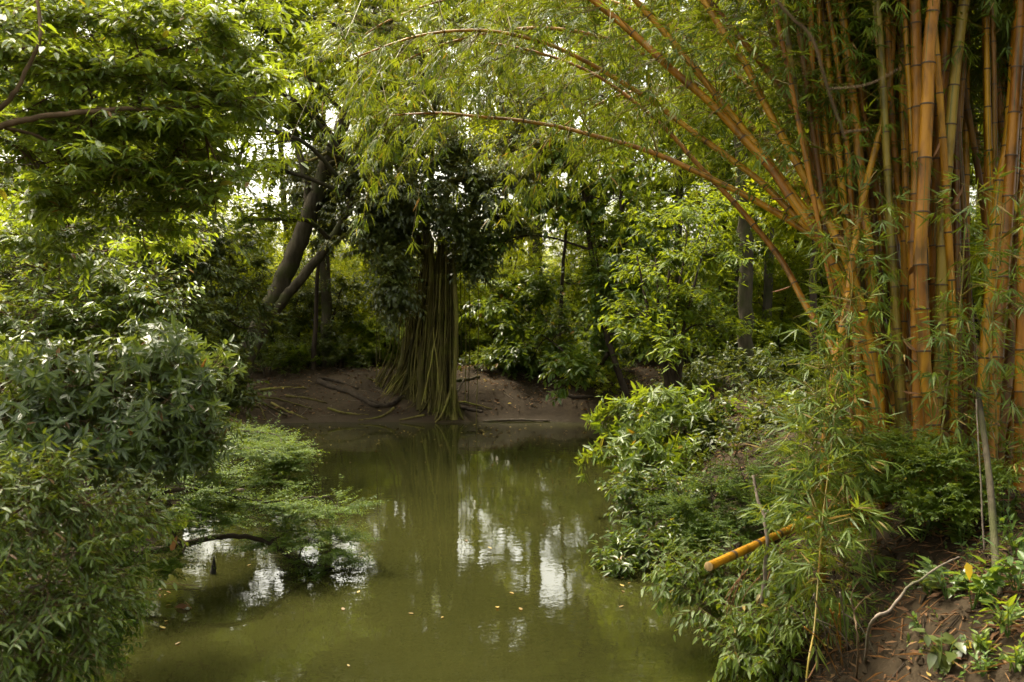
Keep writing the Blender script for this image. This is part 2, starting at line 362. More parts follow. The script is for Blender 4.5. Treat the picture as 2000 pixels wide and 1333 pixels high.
def water_material():
    m, n, l, b = new_mat('pond_water')
    tc = n.new('ShaderNodeTexCoord')
    cl = n.new('ShaderNodeTexNoise'); cl.inputs['Scale'].default_value = .35; cl.inputs['Detail'].default_value = 4; l.new(tc.outputs['Object'], cl.inputs['Vector'])
    l.new(ramp(n, l, cl.outputs['Fac'], [(.3, (.018, .019, .005)), (.7, (.030, .030, .008))]), b.inputs['Base Color'])
    fr = n.new('ShaderNodeTexNoise'); fr.inputs['Scale'].default_value = .8; fr.inputs['Detail'].default_value = 6; l.new(tc.outputs['Object'], fr.inputs['Vector'])
    fm = n.new('ShaderNodeMapRange'); fm.inputs['From Min'].default_value = .42; fm.inputs['From Max'].default_value = .68; fm.inputs['To Min'].default_value = .02; fm.inputs['To Max'].default_value = .04
    l.new(fr.outputs['Fac'], fm.inputs['Value']); l.new(fm.outputs['Result'], b.inputs['Roughness']); b.inputs['IOR'].default_value = 1.333
    w = n.new('ShaderNodeTexNoise'); w.inputs['Scale'].default_value = 3.2; w.inputs['Detail'].default_value = 3; w.inputs['Roughness'].default_value = .55; l.new(tc.outputs['Object'], w.inputs['Vector'])
    w2 = n.new('ShaderNodeTexNoise'); w2.inputs['Scale'].default_value = 17; w2.inputs['Detail'].default_value = 2; l.new(tc.outputs['Object'], w2.inputs['Vector'])
    b1 = n.new('ShaderNodeBump'); b1.inputs['Strength'].default_value = .036; b1.inputs['Distance'].default_value = .05; l.new(w.outputs['Fac'], b1.inputs['Height'])
    b2 = n.new('ShaderNodeBump'); b2.inputs['Strength'].default_value = .03; b2.inputs['Distance'].default_value = .01; l.new(w2.outputs['Fac'], b2.inputs['Height']); l.new(b1.outputs['Normal'], b2.inputs['Normal'])
    l.new(b2.outputs['Normal'], b.inputs['Normal'])
    return m
M['water'] = water_material()

# ------------------------------------------------------------------ ground and pond
SHORE = np.array([(-3.3, -8), (-3.1, 2), (-3.15, 6.4), (-3.3, 8.0), (-3.6, 9.7), (-4.0, 11.7), (-4.6, 15.5), (-5.3, 18.5), (-5.0, 20.3), (-3.6, 20.75), (-2.2, 20.6),
                  (-1.4, 20.45), (-0.6, 20.7), (0.6, 20.85), (1.7, 20.6), (2.05, 19.5), (1.75, 15.5), (1.5, 13.5), (1.35, 11.7), (1.55, 10.4), (1.95, 9.7), (1.85, 8.0), (1.62, 6.4), (1.5, 4.0), (1.5, -8)])

def shore_distance(x, y):
    """signed distance to the shore line, positive on land"""
    x = np.asarray(x, float); y = np.asarray(y, float)
    best = np.full(x.shape, 1e9); inside = np.zeros(x.shape, bool)
    for k in range(len(SHORE)):
        ax, ay = SHORE[k]; bx, by = SHORE[(k + 1) % len(SHORE)]
        t = np.clip(((x - ax) * (bx - ax) + (y - ay) * (by - ay)) / ((bx - ax) ** 2 + (by - ay) ** 2), 0, 1)
        best = np.minimum(best, np.hypot(x - ax - t * (bx - ax), y - ay - t * (by - ay)))
        cr = ((ay > y) != (by > y)) & (x < (bx - ax) * (y - ay) / (by - ay + 1e-12) + ax)
        inside ^= cr
    return np.where(inside, -best, best)

def hgt(x, y):
    x = np.asarray(x, float); y = np.asarray(y, float)
    d = shore_distance(x, y) + value_noise(x + 50, y + 50, .9, 3) * .25 * np.clip((np.abs(y - 12) + 4) / 8, .5, 1)
    far = 1 / (1 + np.exp(-(y - 18.8) * 1.6)); right = (1 - far) / (1 + np.exp(-(x - 0) * 2)); left = 1 - far - right
    hb = far * 0.95 + right * 1.22 + left * .95
    wb = far * 3.4 + right * 1.75 + left * 1.8
    t = np.clip(d / wb, 0, 1); s = 1 - (1 - t) ** 2.0
    land = hb * s + np.clip(d - wb, 0, 60) * .022
    land += (value_noise(x, y, 2.3, 5) * .30 + value_noise(x, y, .7, 6) * .15 + value_noise(x, y, .25, 7) * .05) * np.clip(d / .8, 0, 1)
    bed = -0.9 * np.clip(-d / 1.2, 0, 1)
    z = np.where(d > 0, land, bed)
    return z

def axis(lo, hi, step, far_lo, far_hi):
    a = list(np.arange(lo, hi + 1e-6, step)); g = step
    while a[-1] < far_hi: g *= 1.35; a.append(a[-1] + g)
    g = step
    while a[0] > far_lo: g *= 1.35; a.insert(0, a[0] - g)
    return np.array(a)
gx = axis(-9, 8, .11, -450, 450); gy = axis(2, 27, .11, -120, 700)
GX, GY = np.meshgrid(gx, gy); GZ = hgt(GX, GY)
g = Geo(); nx, ny = len(gx), len(gy)
i = np.arange(ny - 1)[:, None] * nx + np.arange(nx - 1)[None, :]
g.add(np.stack([GX, GY, GZ], -1).reshape(-1, 3), None, np.stack([i, i + 1, i + nx + 1, i + nx], -1).reshape(-1, 4))
o = g.build('ground', M['mud']); tag(o, 'brown muddy banks and forest floor around the pond', kind='structure')
g = Geo(); g.add([(-6.5, -8, 0), (4, -8, 0), (4, 23, 0), (-6.5, 23, 0)], None, [(0, 1, 2, 3)])
o = g.build('water', M['water']); tag(o, 'murky olive green pond with reflected trees and sky', kind='structure')

def on_ground(px, py, lo=3.0, hi=60.0):
    """where the sight line of a pixel meets the ground or the water"""
    d = np.linspace(lo, hi, 2400); P = np.array([at(px, py, k) for k in (lo, hi)])
    Q = P[0] + (P[1] - P[0]) * ((d - lo) / (hi - lo))[:, None]
    z = np.maximum(hgt(Q[:, 0], Q[:, 1]), 0)
    k = np.argmax(Q[:, 2] < z)
    return np.array((Q[k, 0], Q[k, 1], z[k]))
def ground_at(x, y):
    return np.array((x, y, float(hgt(np.array([x]), np.array([y]))[0])))

# ------------------------------------------------------------------ plants
PIECE = {}
def piece_mesh(matname, shape, ratio, tint, curl):
    key = (matname, id(shape), round(ratio, 2), tint, curl)
    if key not in PIECE:
        g = Geo(); one = np.ones(1)
        lv = dict(P=np.zeros((1, 3)), D=np.array([(1., 0, 0)]), N=np.array([(0, 0, 1.)]), L=one, W=one * ratio, curl=one * curl)
        add_leaves(g, lv, shape, np.array([tint])); PIECE[key] = g.mesh('leaf', M[matname])
    return PIECE[key]

def leaf_pieces(root, lv, tints, count, matname, shape):
    """the leaves that show largest become objects of their own; returns what is left"""
    px, py, d = pix(lv['P']); score = lv['L'] / d
    score = np.where((px > -10) & (px < 2010) & (py > -10) & (py < 1343) & (d > .5), score, -1)
    order = np.argsort(-score); pick = order[:count]; rest = np.ones(len(score), bool)
    D = unit(lv['D']); S = unit(np.cross(lv['N'], D)); N = np.cross(D, S); base = np.array(root.location)
    for k in pick:
        if score[k] < 0: break
        rest[k] = False
        ratio = round(float(lv['W'][k] / lv['L'][k]) / .06) * .06
        t = round(float(tints[k]) * 5) / 5 if tints[k] < .95 else 0.97
        c = .06 if lv['curl'][k] < .12 else .2
        o = bpy.data.objects.new('leaf', piece_mesh(matname, shape, ratio, t, c)); COL.objects.link(o); o.parent = root
        L = lv['L'][k]; m = np.eye(4); m[:3, 0] = D[k] * L; m[:3, 1] = S[k] * L; m[:3, 2] = N[k] * L; m[:3, 3] = lv['P'][k] - base
        o.matrix_basis = Matrix(m.tolist())
    return rest

def LB(px, py, d, rx, ry, rd=None):
    """a crown lobe by photo pixel: centre, depth, radii in pixels, depth radius in metres"""
    s = d / FPX
    return (at(px, py, d), np.array((rx * s, rd if rd else (rx + ry) * .5 * s, ry * s)))

def plant(name, label, cat_, base, trunks, lobes, leaf, bark, style='alt', nsub=10, nt=8, n=8, L=.1, W=.04, twl=.3, shape=RHOMB, droop=.3,
          flat=1.0, seed=0, group=None, pieces=0, limb_r=.03, split=True, shell=.45, twig_r=.0025, up=1.0, spread=.9, out=.5, sides=8, crown='crown', trunk_name='trunk', bend=.12, rough=.06, thin=True):
    rng = np.random.default_rng(seed)
    root = empty(name, base)
    if label: tag(root, label, cat_, group)
    skel, srad = [], []
    tg = Geo()
    for (pts, r0, r1) in trunks:
        p = smooth_line(pts, 7); f = np.linspace(0, 1, len(p))
        p = p + np.concatenate([np.zeros((1, 3)), rng.normal(0, min(r0 * .12, .018), (len(p) - 1, 3))])
        r = r0 + (r1 - r0) * f ** .8; r[0] *= 1.25
        if split: tg = Geo()
        tube(tg, p, r, sides if r0 > .02 else 6, rough=rough, rng=rng)
        if split: tg.build(trunk_name, M[bark], root)
        k = len(p) // 4; skel.append(p[k:]); srad.append(r[k:])
    skel = np.vstack(skel); srad = np.concatenate(srad)
    lvs, tints = [], []; nsub0 = nsub
    for (c, r) in lobes:
        bg = Geo() if split else tg
        cost = np.linalg.norm(skel - c, axis=1) + .7 * np.maximum(0, skel[:, 2] - c[2])
        k = int(np.argmin(cost)); a = skel[k]
        span = np.linalg.norm(c - a) + 1e-3
        mid = a * .5 + c * .5 + np.array((0, 0, bend * span)) + rng.normal(0, .08 * span, 3)
        end = c + (c - a) / span * r.mean() * .45
        limb = smooth_line([a, mid, c, end], 5); lr = min(limb_r, srad[k] * .7)
        tube(bg, limb, np.linspace(lr, lr * .3, len(limb)), 6)
        nsub = max(4, int(nsub0 * rng.uniform(.6, 1.4)))
        v = unit(rng.normal(0, 1, (nsub, 3))) * (rng.random((nsub, 1)) ** shell)
        v *= np.where(rng.random((nsub, 1)) < .27, rng.uniform(1.15, 1.85, (nsub, 1)), 1.0)        # some shoots run ahead
        sub = c + v * r
        st = limb[rng.integers(len(limb) // 3, len(limb), nsub)]
        sm = st * .5 + sub * .5 + rng.normal(0, .05, (nsub, 3)) * r.mean() + np.array((0, 0, bend * .5)) * r.mean()
        for q in range(nsub):
            tube(bg, np.array([st[q], sm[q], sub[q]]), np.array((lr * .38, lr * .25, max(twig_r, lr * .12))), 4)
        f = rng.uniform(.35, 1.0, (nsub, nt, 1))
        A = np.where(f < .5, st[:, None] + (sm - st)[:, None] * f * 2, sm[:, None] + (sub - sm)[:, None] * (f - .5) * 2)
        d = unit(sub - c)[:, None] * out + unit(sub - st)[:, None] * .5 + rng.normal(0, .55, (nsub, nt, 3))
        d[:, :, 2] = d[:, :, 2] * flat + .08
        B = A + unit(d) * twl * rng.uniform(.55, 1.35, (nsub, nt, 1))
        A = A.reshape(-1, 3); B = B.reshape(-1, 3)
        sticks(bg, A, B, twig_r, twig_r * .5) if thin else None
        lv = put_leaves(rng, style, A, B, n, L, W, droop, up, spread)
        lvs.append(lv)
        # young sprays are lighter, so neighbouring sprays differ
        base_t = rng.normal(.42, .16, (nsub, 1)) + rng.normal(0, .10, (nsub, nt))
        t = np.clip(np.repeat(base_t.reshape(-1), n) + rng.normal(0, .13, len(lv['P'])), 0, .93)
        t[rng.random(len(t)) < .011] = .97
        tints.append(t)
        if split: bg.build('branch', M[bark], root)
    if not split: tg.build(trunk_name, M[bark], root)
    lv = cat(lvs); t = np.concatenate(tints)
    if pieces:
        rest = leaf_pieces(root, lv, t, pieces, leaf, shape); lv = take(lv, rest); t = t[rest]
    cg = Geo(); add_leaves(cg, lv, OVAL if shape is FULL else shape, t)
    cg.build(crown, M[leaf], root, smooth=False, kind='stuff')
    return root

def copy_thing(root, loc, rotz, scale, label, group):
    r = root.copy(); COL.objects.link(r); r.location = [float(v) for v in loc]; r.rotation_euler = (0, 0, rotz); r.scale = (scale[0], scale[0], scale[1])
    r['label'] = label
    if group: r['group'] = group
    for ch in root.children:
        c = ch.copy(); COL.objects.link(c); c.parent = r
    return r

def tall_tree(seed, h, spread, bark, leaf, L, clear=.42, nl=9, light=1.0):
    rng = np.random.default_rng(seed + 900)
    lean = rng.normal(0, .05, 2) * h
    pts = [(0, 0, -.3), (lean[0] * .2 + rng.normal(0, .1), lean[1] * .2, h * .3), (lean[0] * .6, lean[1] * .6 + rng.normal(0, .15), h * .62), (lean[0], lean[1], h * .95)]
    lobes = []
    for k in range(nl):
        f = clear + (1 - clear) * (k + .5) / nl; a = k * 2.4 + rng.random()
        rr = spread * (1.0 - .55 * abs(f - .68) / .4) * rng.uniform(.45, 1.0)
        lobes.append((np.array((lean[0] * f + math.cos(a) * rr, lean[1] * f + math.sin(a) * rr, h * f)), np.array((1.35, 1.35, .8)) * spread * .36 * rng.uniform(.75, 1.2)))
    return plant('forest_tree', None, 'tree', (0, 0, 0), [(pts, .008 * h + .03, .03)], lobes, leaf, bark, nsub=16, nt=15, n=int(12 * light), L=L, W=L * .42, twl=.5, seed=seed,
                 limb_r=.06, split=False, twig_r=.006, droop=.25, thin=False)

def low_tree(name, seed, h, w, leaf, L, bark='bark_dark', n=9, nl=9, nt=9, style='alt'):
    rng = np.random.default_rng(seed + 500)
    trunks, lobes = [], []
    for s in range(3):
        a = s * 2.1 + rng.random()
        trunks.append(([(0.05 * math.cos(a), .05 * math.sin(a), -.2), (math.cos(a) * w * .12, math.sin(a) * w * .12, h * .4), (math.cos(a) * w * .3, math.sin(a) * w * .3, h * .8)], .02 + .008 * h, .012))
    for k in range(nl):
        f = .15 + .82 * (k + .5) / nl; a = k * 2.4 + rng.random(); rr = w * .55 * math.sqrt(max(.08, 1 - (f - .45) ** 2 * 2.2)) * rng.uniform(.35, 1)
        lobes.append((np.array((math.cos(a) * rr, math.sin(a) * rr, h * f)), np.array((w * .27, w * .27, h * .14)) * rng.uniform(.8, 1.25)))
    return plant(name, None, 'tree', (0, 0, 0), trunks, lobes, leaf, bark, style=style, nsub=9, nt=nt, n=n, L=L, W=L * .42, twl=.14 * w, seed=seed, limb_r=.025, split=False, twig_r=.004, sides=6, thin=False)

# ---- forest behind the pond
TALL = [tall_tree(1, 13, 3.4, 'bark', 'canopy', .14), tall_tree(2, 15, 3.0, 'bark_pale', 'canopy_light', .14, clear=.5), tall_tree(3, 11.5, 3.6, 'bark_dark', 'canopy', .135, clear=.3, nl=10),
        tall_tree(4, 17, 3.4, 'bark', 'canopy', .14, clear=.5), tall_tree(5, 12.5, 2.6, 'bark_dark', 'canopy_light', .13, clear=.38)]
LOWT = [low_tree('understory_tree', 11, 5.4, 3.6, 'canopy_light', .12, n=11, nt=13), low_tree('understory_tree', 12, 4.4, 3.2, 'canopy_light', .115, n=11, nt=13), low_tree('understory_tree', 13, 6.0, 3.2, 'canopy', .11, n=11, nt=13)]
BUSH = [low_tree('bush', 21, 1.7, 2.3, 'canopy_light', .10, nt=10), low_tree('bush', 22, 1.3, 2.0, 'canopy', .12, nt=8), low_tree('bush', 23, 2.3, 2.2, 'thicket', .10, nt=10)]
used = set()
def place(protos, k, px, D, rot, sc, label, group):
    x = (px - CX) / FPX * D; p = ground_at(x, D); p[2] -= .05
    r = protos[k]
    if r.name in used:
        return copy_thing(r, p, rot, sc, label, group)
    used.add(r.name); r.location = [float(v) for v in p]; r.rotation_euler = (0, 0, rot); r.scale = (sc[0], sc[0], sc[1]); r['label'] = label; r['group'] = group
    return r
rf = np.random.default_rng(77)
BANK_BUSH = [(1165, 21.9), (1120, 22.3), (1190, 22.9), (560, 23.2), (610, 23.6), (660, 23.4), (700, 24), (1085, 23.4), (1130, 23.2), (1175, 22.6), (1040, 24.2), (960, 24.4), (520, 22.6), (1150, 24)]
EXTRA_LOW = [(575, 26.5), (620, 28), (665, 26), (715, 27.5), (745, 30), (600, 33), (690, 34), (900, 27), (945, 29), (560, 30)]
def region_word(px, D=30):
    w = ('beyond the left edge thicket' if px < 200 else 'behind the overhanging bough' if px < 400 else 'behind the dark thicket' if px < 520 else 'between the leaning trunk and the fig' if px < 740 else 'right behind the hanging-root fig' if px < 920
         else 'in the gap right of the fig' if px < 1080 else 'behind the broad-leaved tree' if px < 1270 else 'behind the dark-stemmed small tree' if px < 1420 else 'by the pale straight trunk' if px < 1560 else 'behind the leaning culms' if px < 1720 else 'behind the upright culms')
    return w + (', front row' if D < 28 else ', second row' if D < 38 else ', far back')
tall_spots = [(-150, 26, 0), (70, 24, 3), (230, 27, 2), (350, 26, 0), (1215, 29, 2), (1330, 27, 0), (1500, 27, 1), (1640, 24, 3), (1820, 23, 0), (1990, 25, 2), (2150, 26, 0),
              (140, 36, 3), (320, 38, 0), (1260, 36, 0), (1390, 38, 3), (1570, 36, 0), (1730, 35, 2), (1900, 37, 3), (2080, 36, 0), (805, 31, 4), (1000, 38, 4), (570, 33, 3), (650, 36, 3), (760, 33, 1), (1035, 37, 3), (925, 38, 1), (1150, 33, 3), (780, 42, 1), (1010, 43, 3),
              (60, 52, 0), (250, 55, 1), (1300, 50, 2), (1460, 54, 0), (1640, 52, 3), (1850, 55, 0), (1410, 32, 4), (1560, 30, 2), (1340, 44, 1), (1520, 45, 3),
              (-350, 22, 2), (-300, 34, 0), (2250, 21, 0), (2350, 33, 3)]
for (px, D, k) in tall_spots:
    s = rf.uniform(.85, 1.12) * (.62 if 560 < px < 1130 and k == 4 else 1)
    place(TALL, k, px, D, rf.uniform(0, 6.28), (s, s * rf.uniform(.9, 1.1)), 'tall leafy forest tree ' + region_word(px, D), 'forest trees ' + region_word(px, D))
for row, (D, step, jit) in enumerate([(25.5, 150, 40), (29, 120, 40), (34, 110, 40), (41, 95, 40), (52, 85, 40), (66, 75, 30)]):
    for px in np.arange(-200, 2250, step):
        p = px + rf.uniform(-jit, jit); d = D + rf.uniform(-1.5, 1.5)
        if row == 0 and 520 < p < 1180: continue
        s = rf.uniform(.7, 1.05) * (1 if row < 4 else 1.15) * (.6 if row < 5 and (560 < p < 650 or 870 < p < 960 or 1035 < p < 1130) else 1)
        place(LOWT, int(rf.integers(0, 3)), p, d, rf.uniform(0, 6.28), (s, s * rf.uniform(.8, 1.05)), 'light green understory tree ' + region_word(p, d), 'understory trees ' + region_word(p, d))
for (px, D) in BANK_BUSH:
    s = rf.uniform(.35, .55)
    place(BUSH, int(rf.integers(0, 3)), px, D, rf.uniform(0, 6.28), (s, s * .8), 'small bush on the far bank ' + region_word(px, D), 'small bushes on the far bank ' + region_word(px, D))
for (px, D) in EXTRA_LOW:
    s = rf.uniform(.5, .7)
    place(LOWT, int(rf.integers(0, 2)), px, D, rf.uniform(0, 6.28), (s, s * .8), 'young sunlit understory tree ' + region_word(px, D), 'young understory trees ' + region_word(px, D))
for row, (D, step) in enumerate([(24.6, 75), (27, 70), (30.5, 75), (36, 80)]):
    for px in np.arange(380, 1620, step):
        p = px + rf.uniform(-30, 30); d = D + rf.uniform(-.8, .8)
        if row == 0 and 760 < p < 1080: continue
        if row == 1 and 540 < p < 740: continue
        s = rf.uniform(.6, 1.0)
        place(BUSH, int(rf.integers(0, 3)), p, d, rf.uniform(0, 6.28), (s, s * rf.uniform(.7, 1.0)), 'low bush on the forest floor ' + region_word(p, d), 'low bushes ' + region_word(p, d))

# more woods added round the camera to cut the frontal fill light
for k, (x, y) in enumerate([(-12, 9), (9.5, -3), (9, 3), (8.5, 8.5), (12, 13), (-16, -9), (-5, -20), (6, -19), (14, -9), (13, 3), (-15, 3), (-12, -19), (13, -18), (7.5, 13.5), (7, -12)]):
    p = ground_at(x, y); s = rf.uniform(.85, 1.1)
    copy_thing(TALL[[0, 2, 3, 4][k % 4]], p, rf.uniform(0, 6.28), (s, s), 'tall forest tree added around the viewpoint to cut frontal light', 'forest trees added around the viewpoint')

# ------------------------------------------------------------------ leaning tree on the left bank
D0 = 17.5
P = lambda *a: [at(*q) for q in a]
bp = on_ground(440, 790); db = pix(bp[None])[2][0]
root_pt = bp - np.array((0, 0, .25))
tr1 = [root_pt] + P((478, 700, db + .2), (528, 600, db + .3), (572, 500, db + .5), (612, 400, db + .7), (640, 320, db + .9), (672, 240, db + 1.1), (705, 150, db + 1.4), (760, 20, db + 1.8), (800, -120, db + 2.2), (820, -260, db + 2.5))
tr2 = P((535, 610, db + .25), (580, 555, db + .1), (640, 480, db - .1), (685, 400, db - .2), (735, 300, db - .3), (800, 180, db - .2), (880, 60, db), (950, -60, db + .3))
tr3 = P((600, 430, db + .7), (600, 360, db + .9), (575, 250, db + 1.3), (560, 120, db + 1.7), (545, -40, db + 2))
lean = plant('leaning_tree', 'thick grey trunk leaning right from the left bank, forked low above the water', 'tree', bp,
      [(tr1, .23, .12), (tr2, .11, .05), (tr3, .10, .04)],
      [LB(620, 120, 18, 90, 60, 1.0), (at(520, 60, 19), np.array((1.0, 1.0, .7))), LB(700, 40, 20, 110, 70, 1.2), LB(800, -60, 20, 130, 80, 1.2), LB(560, 250, 19.5, 60, 50, .8),
       LB(760, 250, 18, 60, 45, .6), LB(540, -100, 20, 140, 80, 1.4), LB(900, 0, 18.5, 90, 60, 1), LB(480, 320, 17.5, 60, 70, .8), LB(490, 430, 17.5, 50, 60, .7), LB(420, 250, 18, 70, 70, .8),
       LB(700, -220, 21, 160, 80, 1.5), LB(440, 120, 18.5, 80, 70, .9), LB(560, 200, 19.8, 60, 40, .9), LB(730, 150, 19, 90, 50, 1), LB(560, 20, 19, 100, 60, 1), LB(660, -60, 20, 120, 60, 1.2), LB(480, 200, 18, 70, 60, .8)],
      'canopy', 'bark', nsub=15, nt=12, n=10, L=.11, W=.046, twl=.38, thin=False, droop=.35, seed=41, limb_r=.05, sides=14, rough=.07, twig_r=.004)

# ------------------------------------------------------------------ fig with a curtain of aerial roots
FD = 21.2
fb = on_ground(845, 800); fb[2] -= .1
FT = at(848, 505, FD + .3)
rg = np.random.default_rng(5)
stems = [P((842, 800, FD), (838, 700, FD + .15), (850, 600, FD + .2), (858, 500, FD + .2), (870, 400, FD + .2), (885, 300, FD + .1), (900, 180, FD), (905, 40, FD)),
         P((800, 790, FD + .3), (812, 680, FD + .3), (838, 580, FD + .3), (838, 480, FD + .3), (815, 390, FD + .2), (800, 290, FD), (780, 160, FD), (760, 30, FD)),
         P((860, 795, FD - .1), (862, 690, FD), (868, 590, FD + .1), (880, 500, FD), (915, 420, FD - .1), (960, 340, FD - .3), (1010, 250, FD - .4)),
         P((780, 780, FD + .6), (795, 680, FD + .6), (822, 570, FD + .5), (834, 450, FD + .6), (842, 350, FD + .8), (850, 200, FD + 1)),
         P((825, 800, FD - .1), (826, 690, FD), (842, 590, FD + .05), (820, 480, FD - .2), (770, 400, FD - .5), (700, 330, FD - .8), (640, 300, FD - 1))]
fig_lobes = [LB(690, 330, 20, 75, 55, .8), LB(640, 400, 19.8, 45, 50, .5), LB(770, 300, 20.3, 80, 50, .9), LB(850, 330, 20.2, 80, 60, .9), LB(930, 320, 20.5, 70, 50, .8), LB(720, 430, 19.6, 60, 55, .6),
             LB(765, 400, 19.5, 60, 45, .6), LB(940, 400, 20, 50, 50, .6), LB(760, 530, 19.7, 38, 60, .4), LB(775, 600, 20, 18, 35, .2), LB(700, 500, 19.7, 40, 50, .5),
             LB(850, 220, 21, 110, 60, 1.0), LB(760, 180, 21, 100, 60, 1.0), LB(950, 230, 21, 80, 55, .9), LB(820, 90, 21.5, 130, 70, 1.2), LB(960, 110, 21.5, 90, 60, 1.0), LB(655, 480, 19.6, 30, 40, .4), LB(1040, 160, 21.5, 90, 60, 1), LB(900, 10, 22, 130, 70, 1.2), LB(1040, 30, 22, 110, 70, 1.2), LB(720, 240, 20.5, 80, 45, .8), LB(1010, 270, 21, 70, 40, .8), LB(760, 60, 21.5, 110, 60, 1), LB(640, 340, 20, 60, 40, .6), LB(720, 360, 19.8, 70, 45, .7), LB(810, 350, 19.8, 70, 45, .7), LB(900, 370, 19.9, 70, 45, .7), LB(970, 350, 20.2, 60, 45, .7), LB(990, 430, 20.6, 50, 45, .6), LB(660, 440, 19.7, 50, 45, .5), LB(730, 460, 19.6, 45, 40, .5), LB(700, 270, 20.2, 70, 40, .8), LB(880, 280, 20.4, 80, 40, .8), LB(905, 510, 20, 26, 40, .3), LB(960, 490, 20.4, 30, 35, .3), LB(860, 425, 19.7, 45, 35, .4), LB(800, 445, 19.6, 40, 38, .4), LB(830, 385, 19.7, 60, 40, .5), LB(910, 440, 19.9, 40, 40, .4)]
rl_ = np.random.default_rng(44)
fig_lobes = [(c + rl_.normal(0, .22, 3), r * rl_.uniform(.7, 1.15, 3)) for c, r in fig_lobes] + [LB(600, 300, 20.5, 55, 35, .6), LB(585, 370, 20.2, 40, 35, .5), LB(1060, 300, 21.2, 60, 35, .7), LB(1075, 370, 21.4, 45, 30, .6), LB(1030, 340, 20.9, 50, 35, .6)]
fig_lobes = [(c + np.array((-.4, 2.0, .3)), r) if c[0] < -3.1 else (c, r) for c, r in fig_lobes]     # the left side of the crown lies behind the leaning trunk
fig = plant('fig_tree', 'fig tree with a curtain of hanging brown roots on the far bank', 'tree', fb, [(s, .12, .05) for s in stems], fig_lobes, 'fig', 'root',
            nsub=14, nt=10, n=10, L=.105, W=.058, twl=.42, flat=.7, thin=False, shape=RHOMB, droop=.75, seed=6, limb_r=.05, rough=.15, twig_r=.004, bend=.05)
for k in range(190):
    # foot of each root: a skirt that sweeps to the left bank side and drops almost straight on the right
    bx = 726 + 160 * rg.beta(1.5, .85) + rg.normal(0, 3); depth = FD
    gp = on_ground(bx, 745 + 68 * ((bx - 726) / 160) ** 1.1 + rg.normal(0, 5)); gp[2] -= .06
    tx = 800 + 80 * ((bx - 726) / 160) + rg.normal(0, 6); ty = 490 + rg.uniform(-40, 80)
    top = at(tx, ty, FD + rg.normal(0.1, .35) - .15)
    m1 = top * .62 + gp * .38 + np.array((rg.normal(0, .03) + .06 * (gp[0] < -1.7), rg.normal(0, .04), 0)); m2 = top * .28 + gp * .72 + np.array(((-.02 if bx > 800 else .14) + rg.normal(0, .03), rg.normal(0, .04), -.05))
    r = float(np.clip(rg.gamma(1.4, .010), .006, .05))
    gq = Geo(); line = smooth_line([top, m1, m2, gp], 6); line[1:-1] += np.cumsum(rg.normal(0, .010, (len(line) - 2, 3)), 0) * np.sin(np.linspace(0, 3.14, len(line) - 2))[:, None]
    rr = np.full(len(line), r) * rg.uniform(.85, 1.15, len(line)); rr[-4:] *= (1.1, 1.25, 1.5, 1.9)
    tube(gq, line, rr, 7 if r > .03 else 5, rough=.1, rng=rg)
    for q in range(rg.integers(1, 4)):                       # splayed toes
        e = gp + np.array((rg.normal(0, .16), rg.normal(-.05, .12), -.03)); tube(gq, smooth_line([line[-6], line[-3] * .4 + e * .6 + (0, 0, .04), e], 3), np.linspace(r * .7, r * .3, 7), 4)
    gq.build('aerial_root', M['root_pale' if rg.random() < .3 else 'root'], fig)
for k in range(9):                                            # loose strings
    x = [886, 893, 901, 909, 915, 742, 735, 930, 880][k]; gq = Geo(); y1 = rg.uniform(690, 800) if k != 7 else 830
    tube(gq, smooth_line(P((x + rg.normal(0, 5), 470 + rg.uniform(-60, 60), FD - .5), (x + rg.normal(0, 2), 620, FD - .55), (x, y1, FD - .6)), 6), .008, 4); gq.build('hanging_root', M['root'], fig)

# surface roots and fallen branches on the far bank
def log(name, label, pts, r0, r1, mat, seed, catg='branch', forks=(), lift=.03, group=None, sides=8):
    rr = np.random.default_rng(seed); q = [np.asarray(p, float) for p in pts]
    g = Geo(); line = smooth_line(q, 6); line = line + rr.normal(0, r0 * .18, line.shape)
    tube(g, line, np.linspace(r0, r1, len(line)), sides, rough=.12, rng=rr, cap=True)
    for (f, dx, dy, dz, L_) in forks:
        a = line[int(f * (len(line) - 1))]; b = a + np.array((dx, dy, dz)) * L_; tube(g, smooth_line([a, a * .5 + b * .5 + rr.normal(0, .04 * L_, 3), b], 4), np.linspace(r1 * .9, r1 * .3, 9), 5)
    o = g.build(name, M[mat]); tag(o, label, catg, group); return o
def GP(*pp, up=.02):
    out = []
    for (x, y) in pp:
        v = on_ground(x, y); v[2] += up; out.append(v)
    return out
log('surface_root', 'dark gnarled root crossing the far bank left of the fig', GP((622, 748), (655, 760), (690, 772), (730, 795), (752, 790)), .07, .05, 'bark_dark', 1, 'root')
log('surface_root', 'long dark root snaking down the mud to the fig foot', GP((692, 772), (725, 788), (755, 796), (785, 780), (800, 768)), .06, .05, 'bark_dark', 2, 'root')
log('surface_root', 'short dark root lying above the others on the far bank', GP((620, 742), (650, 745), (700, 762)), .05, .03, 'bark_dark', 3, 'root')
log('fallen_branch', 'dead branch lying on the mud right of the fig', GP((872, 748), (900, 745), (935, 738)), .05, .03, 'bark', 4)
s0 = on_ground(880, 785)
log('broken_stick', 'pale broken stick propped beside the fig roots', [s0, at(893, 765, pix(s0[None])[2][0]), at(906, 742, pix(s0[None])[2][0] + .1)], .03, .02, 'stick', 5, 'stick')
w0 = on_ground(905, 805)
log('driftwood', 'dark branched driftwood at the waterline by the fig', [w0 + (-.15, .1, .12), w0 + (.1, -.05, .06), w0 + (.42, -.3, .03)], .05, .025, 'bark_dark', 6, 'driftwood', forks=((.4, .9, -.2, .05, .35), (.6, .8, .3, .1, .3)))
w1 = on_ground(1010, 821)
